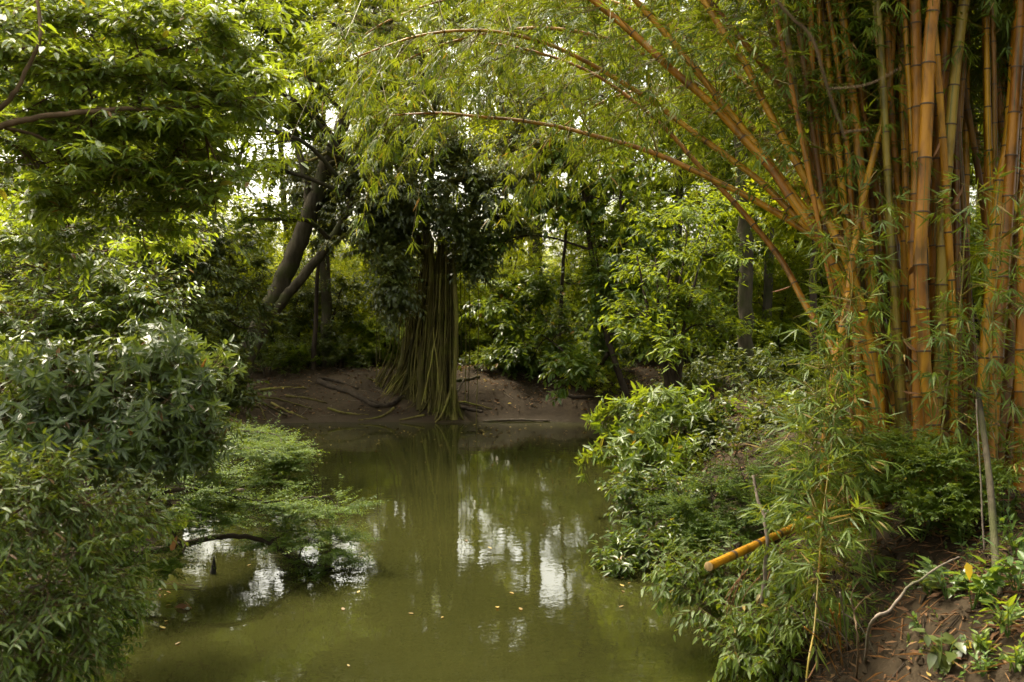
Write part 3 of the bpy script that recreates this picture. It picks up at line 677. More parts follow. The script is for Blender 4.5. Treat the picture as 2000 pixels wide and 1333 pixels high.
log('driftwood', 'long pale driftwood pole lying along the far waterline', [on_ground(944, 823) + (0, 0, .0), w1 + (0, 0, .012), on_ground(1075, 822) + (0, 0, .0)], .018, .012, 'stick', 7, 'driftwood')
log('fallen_branch', 'dark branch lying across the mud under the broad-leaved tree', GP((1080, 768), (1120, 778), (1160, 778)), .06, .03, 'bark_dark', 8)

rr_ = np.random.default_rng(17)
for k, (x0, y0, x1, y1) in enumerate([(470, 770, 560, 815), (490, 780, 610, 800), (505, 765, 600, 760), (530, 790, 600, 822), (480, 795, 520, 822), (560, 775, 640, 790), (640, 800, 720, 812), (770, 800, 700, 822), (830, 812, 780, 822), (860, 800, 880, 822), (890, 790, 960, 800), (740, 752, 680, 735)]):
    m = ((x0 + x1) / 2 + rr_.normal(0, 8), (y0 + y1) / 2 + rr_.normal(0, 5))
    log('exposed_root', 'thin exposed root running down the mud ' + ('below the leaning trunk' if x0 < 600 else 'around the fig foot'), GP((x0, y0), m, (x1, y1), up=.01), rr_.uniform(.02, .045), .012, 'root', 120 + k, 'root', group='exposed roots ' + ('below the leaning trunk' if x0 < 600 else 'around the fig foot'), sides=6)
def twig_scatter(name, label, x0, x1, y0, y1, count, L, seed, lo=.15, mat='stick'):
    rng = np.random.default_rng(seed); x = rng.uniform(x0, x1, count); y = rng.uniform(y0, y1, count); k = shore_distance(x, y) > lo; x, y = x[k], y[k]; m = len(x)
    a = rng.uniform(0, 6.28, m); l = L * rng.uniform(.4, 1.5, m); x2 = x + np.cos(a) * l; y2 = y + np.sin(a) * l
    g = Geo(); sticks(g, np.stack([x, y, hgt(x, y) + .012], -1), np.stack([x2, y2, hgt(x2, y2) + .02], -1), .006, .003)
    o = g.build(name, M[mat]); tag(o, label, kind='stuff')
twig_scatter('fallen_twigs', 'thin dead twigs scattered on the far bank', -7, 5, 20.6, 28, 420, .35, 1)
twig_scatter('fallen_twigs', 'thin dead twigs scattered on the right slope', 1.6, 4.5, 3.5, 10, 420, .16, 2, mat='dry')
twig_scatter('fallen_twigs', 'dark rotting twigs scattered on the right slope', 1.6, 4.5, 3.5, 10, 260, .2, 3, mat='bark_dark')

# ------------------------------------------------------------------ broad-leaved tree in the middle
cb = on_ground(1235, 800); dc = pix(cb[None])[2][0]; cb[2] -= .1
ct = [cb] + P((1205, 720, dc), (1178, 630, dc + .1), (1163, 540, dc + .2), (1148, 450, dc + .3), (1140, 370, dc + .3), (1135, 290, dc + .4), (1145, 200, dc + .6))
ct2 = P((1180, 630, dc + .1), (1215, 600, dc - .2), (1260, 560, dc - .4)), P((1190, 690, dc), (1150, 735, dc + .6), (1105, 690, dc + 1.6), (1040, 640, dc + 3))
c_lobes = [LB(1000, 640, dc + 3.4, 50, 45, .7), LB(960, 590, dc + 3.6, 42, 45, .6), LB(1060, 590, dc + 3, 55, 50, .7), LB(1040, 700, dc + 2.6, 55, 35, .6), LB(1100, 650, dc + 2.2, 50, 55, .7), LB(985, 700, dc + 2.8, 34, 28, .4), LB(1020, 560, dc + 3.6, 50, 35, .6),
           LB(1200, 480, dc, 60, 55, .8), LB(1170, 640, dc + .5, 30, 50, .5), LB(1240, 560, dc - .3, 50, 50, .6), LB(1180, 390, dc + .2, 80, 55, .8), LB(1090, 390, dc + .4, 60, 45, .8),
           LB(1280, 430, dc + .2, 70, 50, .8), LB(1130, 300, dc + .4, 80, 50, .9), LB(1230, 320, dc + .4, 80, 50, .9), LB(1290, 640, dc - .4, 40, 45, .5), LB(1130, 720, dc - .6, 45, 35, .5), LB(1180, 560, dc, 50, 45, .6), LB(925, 480, dc + .6, 45, 45, .6)]
plant('broad_leaved_tree', 'slim leaning tree with broad glossy leaves right of the fig', 'tree', cb, [(ct, .075, .03)] + [(c, .045, .015) for c in ct2], c_lobes, 'broad', 'bark_dark',
      nsub=15, nt=9, n=8, L=.145, W=.07, twl=.36, thin=False, shape=OVAL, droop=.45, seed=8, limb_r=.03, twig_r=.004)
# lighter young trees that fill the gaps either side of the fig crown
bush_pts = [('young tree with light leaves filling the gap between leaning trunk and fig crown', (-4.6, 23.0), [LB(590, 420, 22.5, 50, 35, .7), LB(640, 350, 22.8, 60, 35, .8), LB(560, 330, 22.8, 50, 40, .8), LB(610, 260, 23, 70, 40, 1), LB(680, 300, 23, 50, 35, .8), LB(540, 430, 22.4, 40, 35, .6), LB(660, 180, 23.5, 70, 40, 1)], 61),
            ('young tree with light leaves right of the fig crown', (1.1, 24.0), [LB(980, 420, 23.5, 50, 30, .8), LB(1050, 400, 23.8, 60, 30, .8), LB(1000, 330, 24, 60, 35, .9), LB(1080, 310, 24, 60, 35, .9), LB(1030, 240, 24.2, 70, 35, 1), LB(950, 280, 24, 50, 30, .8), LB(1120, 400, 23.6, 40, 30, .7)], 62)]
for lab_, (x_, y_), lb_, sd_ in bush_pts:
    b_ = ground_at(x_, y_); b_[2] -= .1
    plant('young_tree', lab_, 'tree', b_, [([b_, b_ + (.1, 0, 2.0), b_ + (.25, .1, 4.2), b_ + (.2, .2, 6.2)], .06, .02)], lb_, 'canopy_light', 'bark_dark', nsub=12, nt=9, n=10, L=.115, W=.05, twl=.42, seed=sd_, limb_r=.02, thin=False, flat=.7)
# multi-stemmed small tree to its right
mb = on_ground(1318, 800); dm = pix(mb[None])[2][0]; mb[2] -= .1
plant('multi_stemmed_tree', 'small tree with a bundle of dark stems behind the bright shrub', 'tree', mb,
      [([mb + (ox, oy, 0)] + P((1310 + a, 720, dm), (1300 + 2.2 * a, 620, dm), (1300 + 4 * a, 500, dm + .3)), .045, .015) for (ox, oy, a) in ((0, 0, -14), (.05, 0, -5), (.1, .05, 2), (.14, 0, 9), (.02, .1, 18))],
      [LB(1250, 620, dm, 40, 30, .8), LB(1350, 590, dm + .4, 50, 35, .8), LB(1290, 520, dm + .2, 80, 30, 1.0), LB(1400, 500, dm + .5, 60, 35, 1.0), LB(1330, 430, dm + .6, 90, 30, 1.2), LB(1410, 640, dm + .5, 50, 30, .8), LB(1290, 670, dm - .4, 40, 25, .6), LB(1430, 400, dm + .8, 60, 40, 1.0)],
      'canopy', 'bark_dark', nsub=11, nt=8, n=9, L=.12, W=.046, twl=.45, seed=9, limb_r=.02, droop=.35, flat=.6, out=.8)
# tall bare trunks that show between the leaves
def bare_tree(label, pts, r0, r1, bark, lobes, leaf='canopy', seed=0):
    b = np.array(pts[0]); b[2] = min(b[2], ground_at(b[0], b[1])[2]) - .1; pts = [b] + list(pts[1:])
    return plant('trunk_tree', label, 'tree', b, [(pts, r0, r1)], lobes, leaf, bark, nsub=12, nt=12, n=9, L=.16, W=.066, twl=.5, seed=seed, limb_r=.06, sides=12, rough=.08, twig_r=.005)
bare_tree('pale straight trunk standing between the broad-leaved tree and the yellow bamboo', P((1462, 762, 21), (1456, 640, 21), (1457, 500, 21.1), (1452, 400, 21.2), (1446, 200, 21.4), (1440, -80, 21.6)), .17, .11, 'bark',
          [LB(1400, 120, 21, 110, 70, 1.2), LB(1500, 40, 22, 110, 70, 1.2), LB(1440, -100, 22, 150, 90, 1.6), LB(1340, 200, 21.5, 80, 60, 1), LB(1560, 180, 22, 80, 60, 1)], seed=51)
bare_tree('brown distant trunk seen through the gap right of the fig', P((1052, 680, 34), (1050, 540, 34), (1050, 420, 34), (1046, 250, 34.5), (1040, 60, 35)), .20, .12, 'bark', [LB(1000, 120, 34.5, 70, 40, 1.4), LB(1080, 60, 35, 70, 45, 1.4), LB(1040, -40, 35, 90, 50, 1.6)], seed=52)
bare_tree('slim dark trunk curving up through the top of the woods near the leaning tree', P((640, 700, 24), (632, 480, 24), (618, 260, 23.5), (590, 120, 23.2), (562, 0, 23), (548, -120, 23)), .13, .09, 'bark', [LB(640, -20, 23.5, 110, 70, 1.2), LB(520, -80, 23.5, 110, 70, 1.2), LB(620, 140, 24, 80, 60, 1)], 'canopy_light', seed=53)
bare_tree('thin dark trunk behind the undergrowth left of the yellow bamboo', P((1592, 730, 19), (1588, 560, 19), (1596, 380, 19.2), (1590, 150, 19.5), (1580, -60, 19.5)), .08, .05, 'bark_dark', [LB(1600, 330, 19.5, 90, 70, 1), LB(1540, 420, 19.5, 70, 60, .9), LB(1640, 160, 19.6, 110, 70, 1.2), LB(1540, 40, 19.8, 110, 70, 1.2)], 'canopy_light', seed=54)

# ------------------------------------------------------------------ left bank: thicket, shrubs and the overhanging tree
def bush_by_lobes(name, label, catg, basexy, lobes, leaf, bark, r0, seed, **kw):
    b = ground_at(*basexy); b[2] -= .1; rr = np.random.default_rng(seed + 3)
    cs = np.array([c for c, _ in lobes]); trunks = []
    for k in range(3 if len(lobes) < 6 else 4):
        c = cs[int(rr.integers(0, len(cs)))]; top = c * .85 + b * .15
        m = b * .55 + top * .45 + np.array((0, 0, .12 * np.linalg.norm(top - b))) + rr.normal(0, .06, 3)
        trunks.append(([b + rr.normal(0, .06, 3) * (1, 1, 0), m, top], r0 * rr.uniform(.7, 1.1), r0 * .35))
    return plant(name, label, catg, b, trunks, lobes, leaf, bark, seed=seed, **kw)

# dark thicket between the near shrubs and the leaning trunk
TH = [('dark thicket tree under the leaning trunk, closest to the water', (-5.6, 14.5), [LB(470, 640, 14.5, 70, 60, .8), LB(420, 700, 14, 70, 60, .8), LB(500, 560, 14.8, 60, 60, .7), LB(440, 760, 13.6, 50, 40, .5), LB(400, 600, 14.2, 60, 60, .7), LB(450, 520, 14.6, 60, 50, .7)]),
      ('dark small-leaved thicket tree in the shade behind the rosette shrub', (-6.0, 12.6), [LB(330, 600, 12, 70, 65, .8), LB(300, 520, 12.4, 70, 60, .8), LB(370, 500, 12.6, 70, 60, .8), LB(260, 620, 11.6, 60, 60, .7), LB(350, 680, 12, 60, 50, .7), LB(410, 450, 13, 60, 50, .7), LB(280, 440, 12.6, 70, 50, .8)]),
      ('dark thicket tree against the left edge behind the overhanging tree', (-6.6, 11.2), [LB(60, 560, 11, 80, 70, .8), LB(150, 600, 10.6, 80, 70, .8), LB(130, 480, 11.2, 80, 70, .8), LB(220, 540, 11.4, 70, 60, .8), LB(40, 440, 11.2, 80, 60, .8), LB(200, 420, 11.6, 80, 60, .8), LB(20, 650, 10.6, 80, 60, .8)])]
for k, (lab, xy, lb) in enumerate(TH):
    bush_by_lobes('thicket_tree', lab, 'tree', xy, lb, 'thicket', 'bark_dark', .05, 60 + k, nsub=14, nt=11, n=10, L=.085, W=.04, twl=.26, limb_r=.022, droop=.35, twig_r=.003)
bush_by_lobes('left_bank_tree', 'tall leafy tree behind the overhanging branch in the upper left', 'tree', (-7.2, 15.5),
    [LB(60, 300, 15, 110, 80, 1.2), LB(200, 320, 14.5, 110, 80, 1.2), LB(330, 300, 15, 100, 80, 1.1), LB(100, 150, 15.5, 120, 90, 1.3), LB(280, 150, 15.5, 120, 90, 1.3), LB(410, 180, 16, 80, 80, 1), LB(60, 0, 16, 140, 100, 1.5),
     LB(260, -10, 16, 140, 90, 1.5), LB(420, 20, 16.5, 100, 80, 1.2), LB(150, -180, 16.5, 180, 110, 1.8), LB(400, -160, 17, 150, 100, 1.6), LB(-120, 200, 15, 130, 120, 1.5)],
    'canopy', 'bark_dark', .14, 71, nsub=16, nt=12, n=10, L=.12, W=.05, twl=.36, limb_r=.05, twig_r=.004)
bush_by_lobes('mid_bank_tree', 'leafy small tree with narrow leaves above the rosette shrub at the left edge', 'tree', (-4.2, 7.6),
    [LB(60, 520, 7.4, 90, 60, .5), LB(170, 470, 7.6, 80, 50, .5), LB(90, 430, 7.4, 90, 50, .5), LB(200, 560, 7.4, 80, 60, .5), LB(70, 620, 7, 90, 60, .5), LB(250, 460, 7.8, 60, 50, .4), LB(160, 640, 7, 80, 50, .4), LB(270, 590, 7.4, 50, 50, .4), LB(10, 700, 6.8, 60, 50, .4)],
    'broad', 'twig', .05, 72, style='alt', nsub=15, nt=8, n=11, L=.056, W=.022, twl=.28, flat=.6, out=.7, shape=FULL, limb_r=.016, droop=.4, pieces=200)
bush_by_lobes('rosette_shrub', 'shrub with whorls of long glossy blue-green leaves at the left water edge', 'shrub', (-3.7, 6.3),
    [LB(340, 690, 6.1, 55, 35, .3), LB(370, 740, 6.0, 55, 40, .3), LB(280, 730, 5.9, 60, 40, .35), LB(390, 800, 6.0, 45, 40, .25), LB(310, 800, 5.8, 60, 45, .35), LB(220, 760, 5.7, 70, 45, .4), LB(130, 760, 5.6, 70, 50, .4), LB(50, 740, 5.5, 70, 50, .4),
     LB(260, 850, 5.6, 60, 35, .35), LB(160, 840, 5.5, 70, 45, .4), LB(60, 830, 5.4, 70, 50, .4), LB(345, 850, 5.8, 40, 30, .2), LB(210, 890, 5.6, 60, 35, .35), LB(290, 895, 5.8, 45, 30, .3), LB(110, 890, 5.4, 60, 40, .35), LB(395, 860, 6.1, 28, 25, .2), LB(20, 890, 5.2, 60, 40, .35)],
    'rosette', 'twig', .035, 73, style='rosette', nsub=13, nt=7, n=8, L=.068, W=.023, twl=.18, shape=FULL, limb_r=.012, droop=.3, pieces=300)
bush_by_lobes('drooping_shrub', 'drooping narrow-leaved shrub filling the bottom left corner', 'shrub', (-3.3, 4.6),
    [LB(60, 930, 4.4, 80, 50, .3), LB(150, 980, 4.4, 70, 60, .3), LB(60, 1040, 4.2, 80, 60, .35), LB(170, 1080, 4.3, 60, 60, .3), LB(70, 1160, 4.1, 80, 60, .35), LB(150, 1190, 4.2, 60, 50, .3), LB(60, 1270, 4.0, 70, 50, .3), LB(110, 1310, 4.0, 50, 40, .3), LB(10, 1000, 4.2, 60, 80, .3), LB(20, 1220, 4.0, 60, 80, .3), LB(200, 1010, 4.6, 45, 45, .25)],
    'willowy', 'twig', .025, 74, nsub=13, nt=7, n=10, L=.050, W=.017, twl=.22, shape=FULL, limb_r=.008, droop=.5, out=.8, pieces=300, twig_r=.0018)
# feathery shrub reaching out over the water on an arched bough
fbase = (-3.75, 8.6)
arch = [ground_at(*fbase) - (0, 0, .1)] + P((330, 1070, 8.6), (420, 1050, 8.7), (500, 1052, 8.8), (560, 1085, 8.9), (610, 1110, 9.0))
arch2 = [ground_at(*fbase) - (0, 0, .1)] + P((280, 950, 8.6), (360, 900, 8.9), (450, 880, 9.3), (530, 880, 9.8), (580, 900, 10))
arch3 = [ground_at(*fbase) - (0, 0, .1)] + P((260, 1000, 8.2), (330, 960, 8.2), (420, 960, 8.4), (520, 980, 8.8), (640, 970, 9.2))
plant('feathery_shrub', 'feathery fine-leaved shrub reaching over the water on an arched bough', 'shrub', arch[0], [(arch, .035, .012), (arch2, .03, .01), (arch3, .03, .01)],
    [LB(300, 910, 8.2, 70, 35, .5), LB(230, 950, 8, 70, 45, .5), LB(380, 930, 8.4, 60, 40, .4), LB(420, 960, 8.4, 40, 40, .35), LB(330, 985, 8.2, 70, 40, .4), LB(260, 1020, 8, 50, 40, .4), LB(340, 1045, 8.1, 45, 28, .3), LB(395, 1015, 8.3, 50, 30, .3),
     LB(500, 985, 8.8, 50, 30, .35), LB(555, 1000, 8.9, 55, 35, .4), LB(610, 1010, 9.0, 55, 40, .4), LB(655, 990, 9.2, 38, 25, .3), LB(600, 1060, 9.0, 55, 35, .4), LB(650, 1060, 9.1, 42, 35, .3), LB(545, 1050, 8.9, 40, 25, .3), LB(640, 1110, 9.1, 40, 22, .25),
     LB(440, 880, 9.2, 50, 14, .3), LB(505, 885, 9.6, 45, 12, .3), LB(555, 905, 9.9, 40, 22, .3), LB(540, 940, 9.6, 40, 20, .3), LB(560, 880, 9.9, 22, 12, .2), LB(460, 840, 10.4, 60, 14, .4), LB(490, 858, 10.6, 45, 14, .35), LB(400, 870, 9, 60, 22, .4), LB(330, 1105, 8.1, 16, 22, .15), LB(300, 875, 8.4, 60, 25, .4)],
    'feathery', 'bark_dark', nsub=16, nt=10, n=20, L=.027, W=.013, twl=.27, droop=.16, flat=.22, seed=75, limb_r=.012, twig_r=.0016, up=1.2, bend=.05, out=.9, shell=.35, thin=False)
bush_by_lobes('trailing_shrub', 'dark trailing shrub hanging to the water below the feathery boughs', 'shrub', (-3.6, 6.7),
    [LB(220, 1120, 6.4, 45, 60, .3), LB(260, 1060, 6.7, 45, 50, .3), LB(200, 1210, 6.0, 40, 60, .25), LB(180, 1280, 5.7, 40, 40, .25), LB(235, 1180, 6.2, 30, 45, .2), LB(290, 1010, 7, 45, 45, .3), LB(150, 1240, 5.6, 40, 60, .3)],
    'feathery', 'bark_dark', .03, 76, nsub=12, nt=9, n=14, L=.036, W=.016, twl=.16, limb_r=.01, droop=.5, twig_r=.0016)

# overhanging tree, trunk just outside the left edge
ob = ground_at(-3.75, 5.0); ob[2] -= .1
otr = [ob, ob + (0.0, .05, 1.3), ob + (-.05, .1, 2.6), ob + (.15, .2, 4.0), ob + (.5, .2, 5.4)]
ob1 = [ob + (-.03, .08, 2.0)] + P((-160, 300, 4.4), (0, 248, 4.3), (60, 232, 4.3), (130, 222, 4.35), (230, 214, 4.5), (320, 212, 4.7), (420, 205, 5.0), (500, 190, 5.2))
ob2 = [ob + (-.04, .1, 2.3)] + P((-150, 300, 4.4), (0, 212, 4.3), (45, 150, 4.3), (80, 60, 4.35), (60, -60, 4.5))
ob3 = P((160, 216, 4.95), (172, 170, 4.9), (240, 120, 4.9), (360, 85, 5.0), (440, 60, 5.1))
ob4 = P((20, 640, 5.2), (8, 690, 5.1), (20, 610, 5.3), (45, 560, 5.4), (80, 510, 5.5))
o_lobes = [(c_, r_ * (1, 1.0, .75)) for c_, r_ in [LB(60, 60, 4.9, 80, 50, .4), LB(160, 40, 4.9, 80, 45, .4), LB(260, 70, 4.9, 70, 45, .4), LB(350, 60, 5.0, 70, 45, .4), LB(440, 80, 5.2, 60, 40, .35), LB(490, 140, 5.3, 40, 35, .3), LB(100, 130, 4.8, 80, 40, .4), LB(210, 150, 4.8, 80, 40, .4),
           LB(320, 160, 4.9, 80, 40, .4), LB(420, 170, 5.1, 70, 40, .35), LB(60, 210, 4.7, 70, 40, .35), LB(180, 260, 4.8, 70, 40, .35), LB(300, 260, 4.9, 70, 45, .35), LB(400, 260, 5.0, 60, 45, .35), LB(60, 310, 4.7, 70, 45, .35), LB(160, 350, 4.8, 70, 40, .35),
           LB(260, 340, 4.9, 60, 45, .35), LB(350, 335, 5.0, 55, 45, .35), LB(430, 330, 5.0, 50, 45, .3), LB(470, 215, 5.2, 45, 35, .3), LB(120, -60, 5, 120, 60, .6), LB(330, -60, 5.2, 120, 60, .6), LB(20, 120, 4.6, 50, 60, .35), LB(60, 385, 5, 60, 35, .35), LB(470, 20, 5.3, 45, 40, .3), LB(120, 430, 5.3, 60, 40, .35), LB(230, 410, 5.2, 60, 40, .35), LB(330, 395, 5.2, 50, 35, .3), LB(420, 400, 5.2, 40, 30, .3), LB(30, 470, 5.4, 50, 45, .35), LB(180, 490, 5.6, 50, 40, .35), LB(280, 470, 5.6, 40, 35, .3)]]
plant('overhanging_tree', 'glossy-leaved tree reaching in from the upper left corner on a bare grey bough', 'tree', ob, [(otr, .11, .06), (ob1, .018, .008), (ob2, .016, .007), (ob3, .010, .005)], o_lobes, 'glossy', 'twig',
      nsub=9, nt=7, n=14, L=.057, W=.022, twl=.31, shape=FULL, droop=.4, seed=78, limb_r=.009, pieces=300, twig_r=.002, bend=.08, flat=.35, out=.9, up=1.5)

# ------------------------------------------------------------------ right bank shrubs
bush_by_lobes('bright_shrub', 'bright green whorled shrub on the right bank beside the leaf litter', 'shrub', (2.1, 12.2),
    [LB(1210, 820, 11.8, 40, 28, .3), LB(1270, 800, 12, 50, 30, .35), LB(1340, 800, 12.2, 45, 28, .3), LB(1240, 860, 11.6, 50, 28, .35), LB(1310, 850, 11.8, 50, 30, .35), LB(1365, 830, 12, 30, 28, .25), LB(1200, 890, 11.4, 40, 25, .3), LB(1270, 905, 11.2, 50, 25, .3), LB(1330, 895, 11.2, 40, 22, .3)],
    'bright', 'twig', .022, 81, style='rosette', nsub=12, nt=6, n=8, L=.115, W=.038, twl=.2, shape=FULL, limb_r=.009, droop=.45, pieces=200)
bush_by_lobes('waterside_shrub', 'dark green shrub dipping its branch tips into the water on the right', 'shrub', (2.0, 10.2),
    [LB(1226, 950, 10, 32, 20, .25), LB(1256, 1000, 9.8, 38, 22, .25), LB(1276, 950, 10.2, 50, 28, .35), LB(1306, 1010, 9.8, 45, 28, .3), LB(1226, 1080, 9.2, 45, 18, .2), LB(1276, 1060, 9.4, 45, 22, .25), LB(1196, 1105, 9.0, 22, 12, .12), LB(1346, 1050, 9.4, 40, 28, .25), LB(1326, 960, 10.2, 45, 28, .3)],
    'broad', 'twig', .022, 82, style='alt', nsub=11, nt=7, n=8, L=.070, W=.028, twl=.2, shape=FULL, limb_r=.009, droop=.35, pieces=150)
bush_by_lobes('fine_leaved_shrub', 'grey-green fine-leaved shrub left of the cut bamboo pole', 'shrub', (2.35, 8.7),
    [LB(1330, 990, 8.8, 45, 30, .3), LB(1390, 960, 8.8, 55, 35, .35), LB(1450, 930, 8.8, 55, 35, .35), LB(1400, 1020, 8.6, 55, 30, .3), LB(1470, 990, 8.5, 55, 40, .35), LB(1530, 940, 8.6, 50, 40, .35), LB(1520, 1000, 8.3, 45, 35, .3), LB(1440, 1040, 8.4, 40, 22, .25), LB(1360, 1050, 8.6, 30, 18, .2), LB(1570, 900, 8.6, 40, 40, .3)],
    'feathery', 'bark_dark', .025, 83, nsub=15, nt=12, n=18, L=.028, W=.013, twl=.2, thin=False, limb_r=.01, droop=.15, flat=.45, twig_r=.0016)
bush_by_lobes('layered_shrub', 'layered small-leaved shrub in front of the bamboo bases', 'shrub', (2.75, 6.35),
    [LB(1830, 900, 6.1, 55, 25, .25), LB(1760, 940, 6.1, 60, 28, .3), LB(1860, 950, 6.0, 60, 28, .3), LB(1800, 985, 6.0, 55, 22, .25), LB(1890, 985, 5.9, 35, 18, .18), LB(1720, 890, 6.4, 55, 28, .3), LB(1780, 860, 6.4, 50, 22, .25), LB(1690, 950, 6.3, 45, 28, .3), LB(1660, 880, 6.6, 40, 35, .3), LB(1905, 930, 6.0, 25, 18, .15)],
    'bright', 'twig', .018, 84, nsub=14, nt=12, n=15, L=.028, W=.015, twl=.15, thin=False, limb_r=.007, droop=.1, flat=.4, twig_r=.0014, up=1.2)
bush_by_lobes('hanging_shrub', 'yellow-green shrub hanging over the water below the cut bamboo pole', 'shrub', (2.05, 6.6),
    [LB(1313, 1125, 6.9, 40, 18, .2), LB(1368, 1130, 6.8, 45, 25, .25), LB(1418, 1120, 6.7, 50, 30, .3), LB(1378, 1180, 6.6, 45, 30, .25), LB(1438, 1190, 6.5, 50, 35, .3), LB(1488, 1150, 6.5, 45, 35, .3), LB(1438, 1245, 6.3, 32, 25, .2), LB(1478, 1260, 6.2, 40, 30, .25), LB(1490, 1210, 6.2, 45, 40, .3), LB(1458, 1090, 6.8, 50, 25, .3), LB(1520, 1120, 6.4, 45, 40, .3), LB(1520, 1285, 6.0, 25, 25, .2)],
    'bright', 'twig', .022, 85, style='alt', nsub=9, nt=7, n=8, L=.060, W=.022, twl=.21, shape=FULL, limb_r=.008, droop=.6, pieces=300, twig_r=.002)
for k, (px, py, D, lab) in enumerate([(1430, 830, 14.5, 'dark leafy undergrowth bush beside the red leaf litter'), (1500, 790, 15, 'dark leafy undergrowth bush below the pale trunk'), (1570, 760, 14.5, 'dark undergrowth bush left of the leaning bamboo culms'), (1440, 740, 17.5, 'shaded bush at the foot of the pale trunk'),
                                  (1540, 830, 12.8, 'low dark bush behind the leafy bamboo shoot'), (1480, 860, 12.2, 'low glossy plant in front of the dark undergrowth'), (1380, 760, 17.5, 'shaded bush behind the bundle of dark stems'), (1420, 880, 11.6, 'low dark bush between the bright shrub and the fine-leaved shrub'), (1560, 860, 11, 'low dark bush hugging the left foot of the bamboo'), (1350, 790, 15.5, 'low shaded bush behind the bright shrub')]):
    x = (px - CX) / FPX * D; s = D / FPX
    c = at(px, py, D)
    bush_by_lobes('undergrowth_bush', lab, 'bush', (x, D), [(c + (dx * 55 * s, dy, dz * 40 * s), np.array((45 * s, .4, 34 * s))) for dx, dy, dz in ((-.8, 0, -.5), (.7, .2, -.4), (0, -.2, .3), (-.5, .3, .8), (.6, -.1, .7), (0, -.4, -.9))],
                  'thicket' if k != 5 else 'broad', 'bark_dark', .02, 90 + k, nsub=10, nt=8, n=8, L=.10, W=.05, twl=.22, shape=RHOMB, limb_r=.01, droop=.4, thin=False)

# ------------------------------------------------------------------ golden bamboo clump
def bamboo_sprays(geo, rng, nodes, dirs, count, blen, leafL, droop, dens=1.0, twig_mat=1, fan=6):
    """side branches with fans of narrow leaves at the given nodes"""
    A = np.repeat(nodes, count, 0); T = np.repeat(dirs, count, 0); m = len(A)
    r = unit(np.cross(T, unit(rng.normal(0, 1, (m, 3))))); d = unit(T * rng.uniform(.2, .9, (m, 1)) + r * .9 + np.array((0, 0, .05)))
    L = blen * rng.uniform(.35, 1.25, (m, 1)); C = A + d * L * .6; E = C + unit(d * .8 + np.array((0, 0, -droop)) + rng.normal(0, .2, (m, 3))) * L * .55
    sticks(geo, A, C, .0045, .003, twig_mat); sticks(geo, C, E, .003, .0015, twig_mat)
    k = max(2, int(round(6 * dens)))
    f = rng.uniform(.2, 1.0, (m, k, 1))
    S = np.where(f < .55, A[:, None] + (C - A)[:, None] * f / .55, C[:, None] + (E - C)[:, None] * (f - .55) / .45)
    td = unit((E - A)[:, None] * .7 / np.maximum(L[:, None], .05) + rng.normal(0, .6, (m, k, 3)) + np.array((0, 0, -droop * .6)))
    X = S + td * rng.uniform(.06, .22, (m, k, 1)); S = S.reshape(-1, 3); X = X.reshape(-1, 3)
    lv = put_leaves(rng, 'fan', S, X, fan, leafL, leafL * .105, droop * .7)
    t = np.clip(np.repeat(rng.normal(.45, .22, len(S)), fan) + rng.normal(0, .1, len(lv['P'])), 0, .93); t[rng.random(len(t)) < .03] = .97
    add_leaves(geo, lv, BLADE, t)

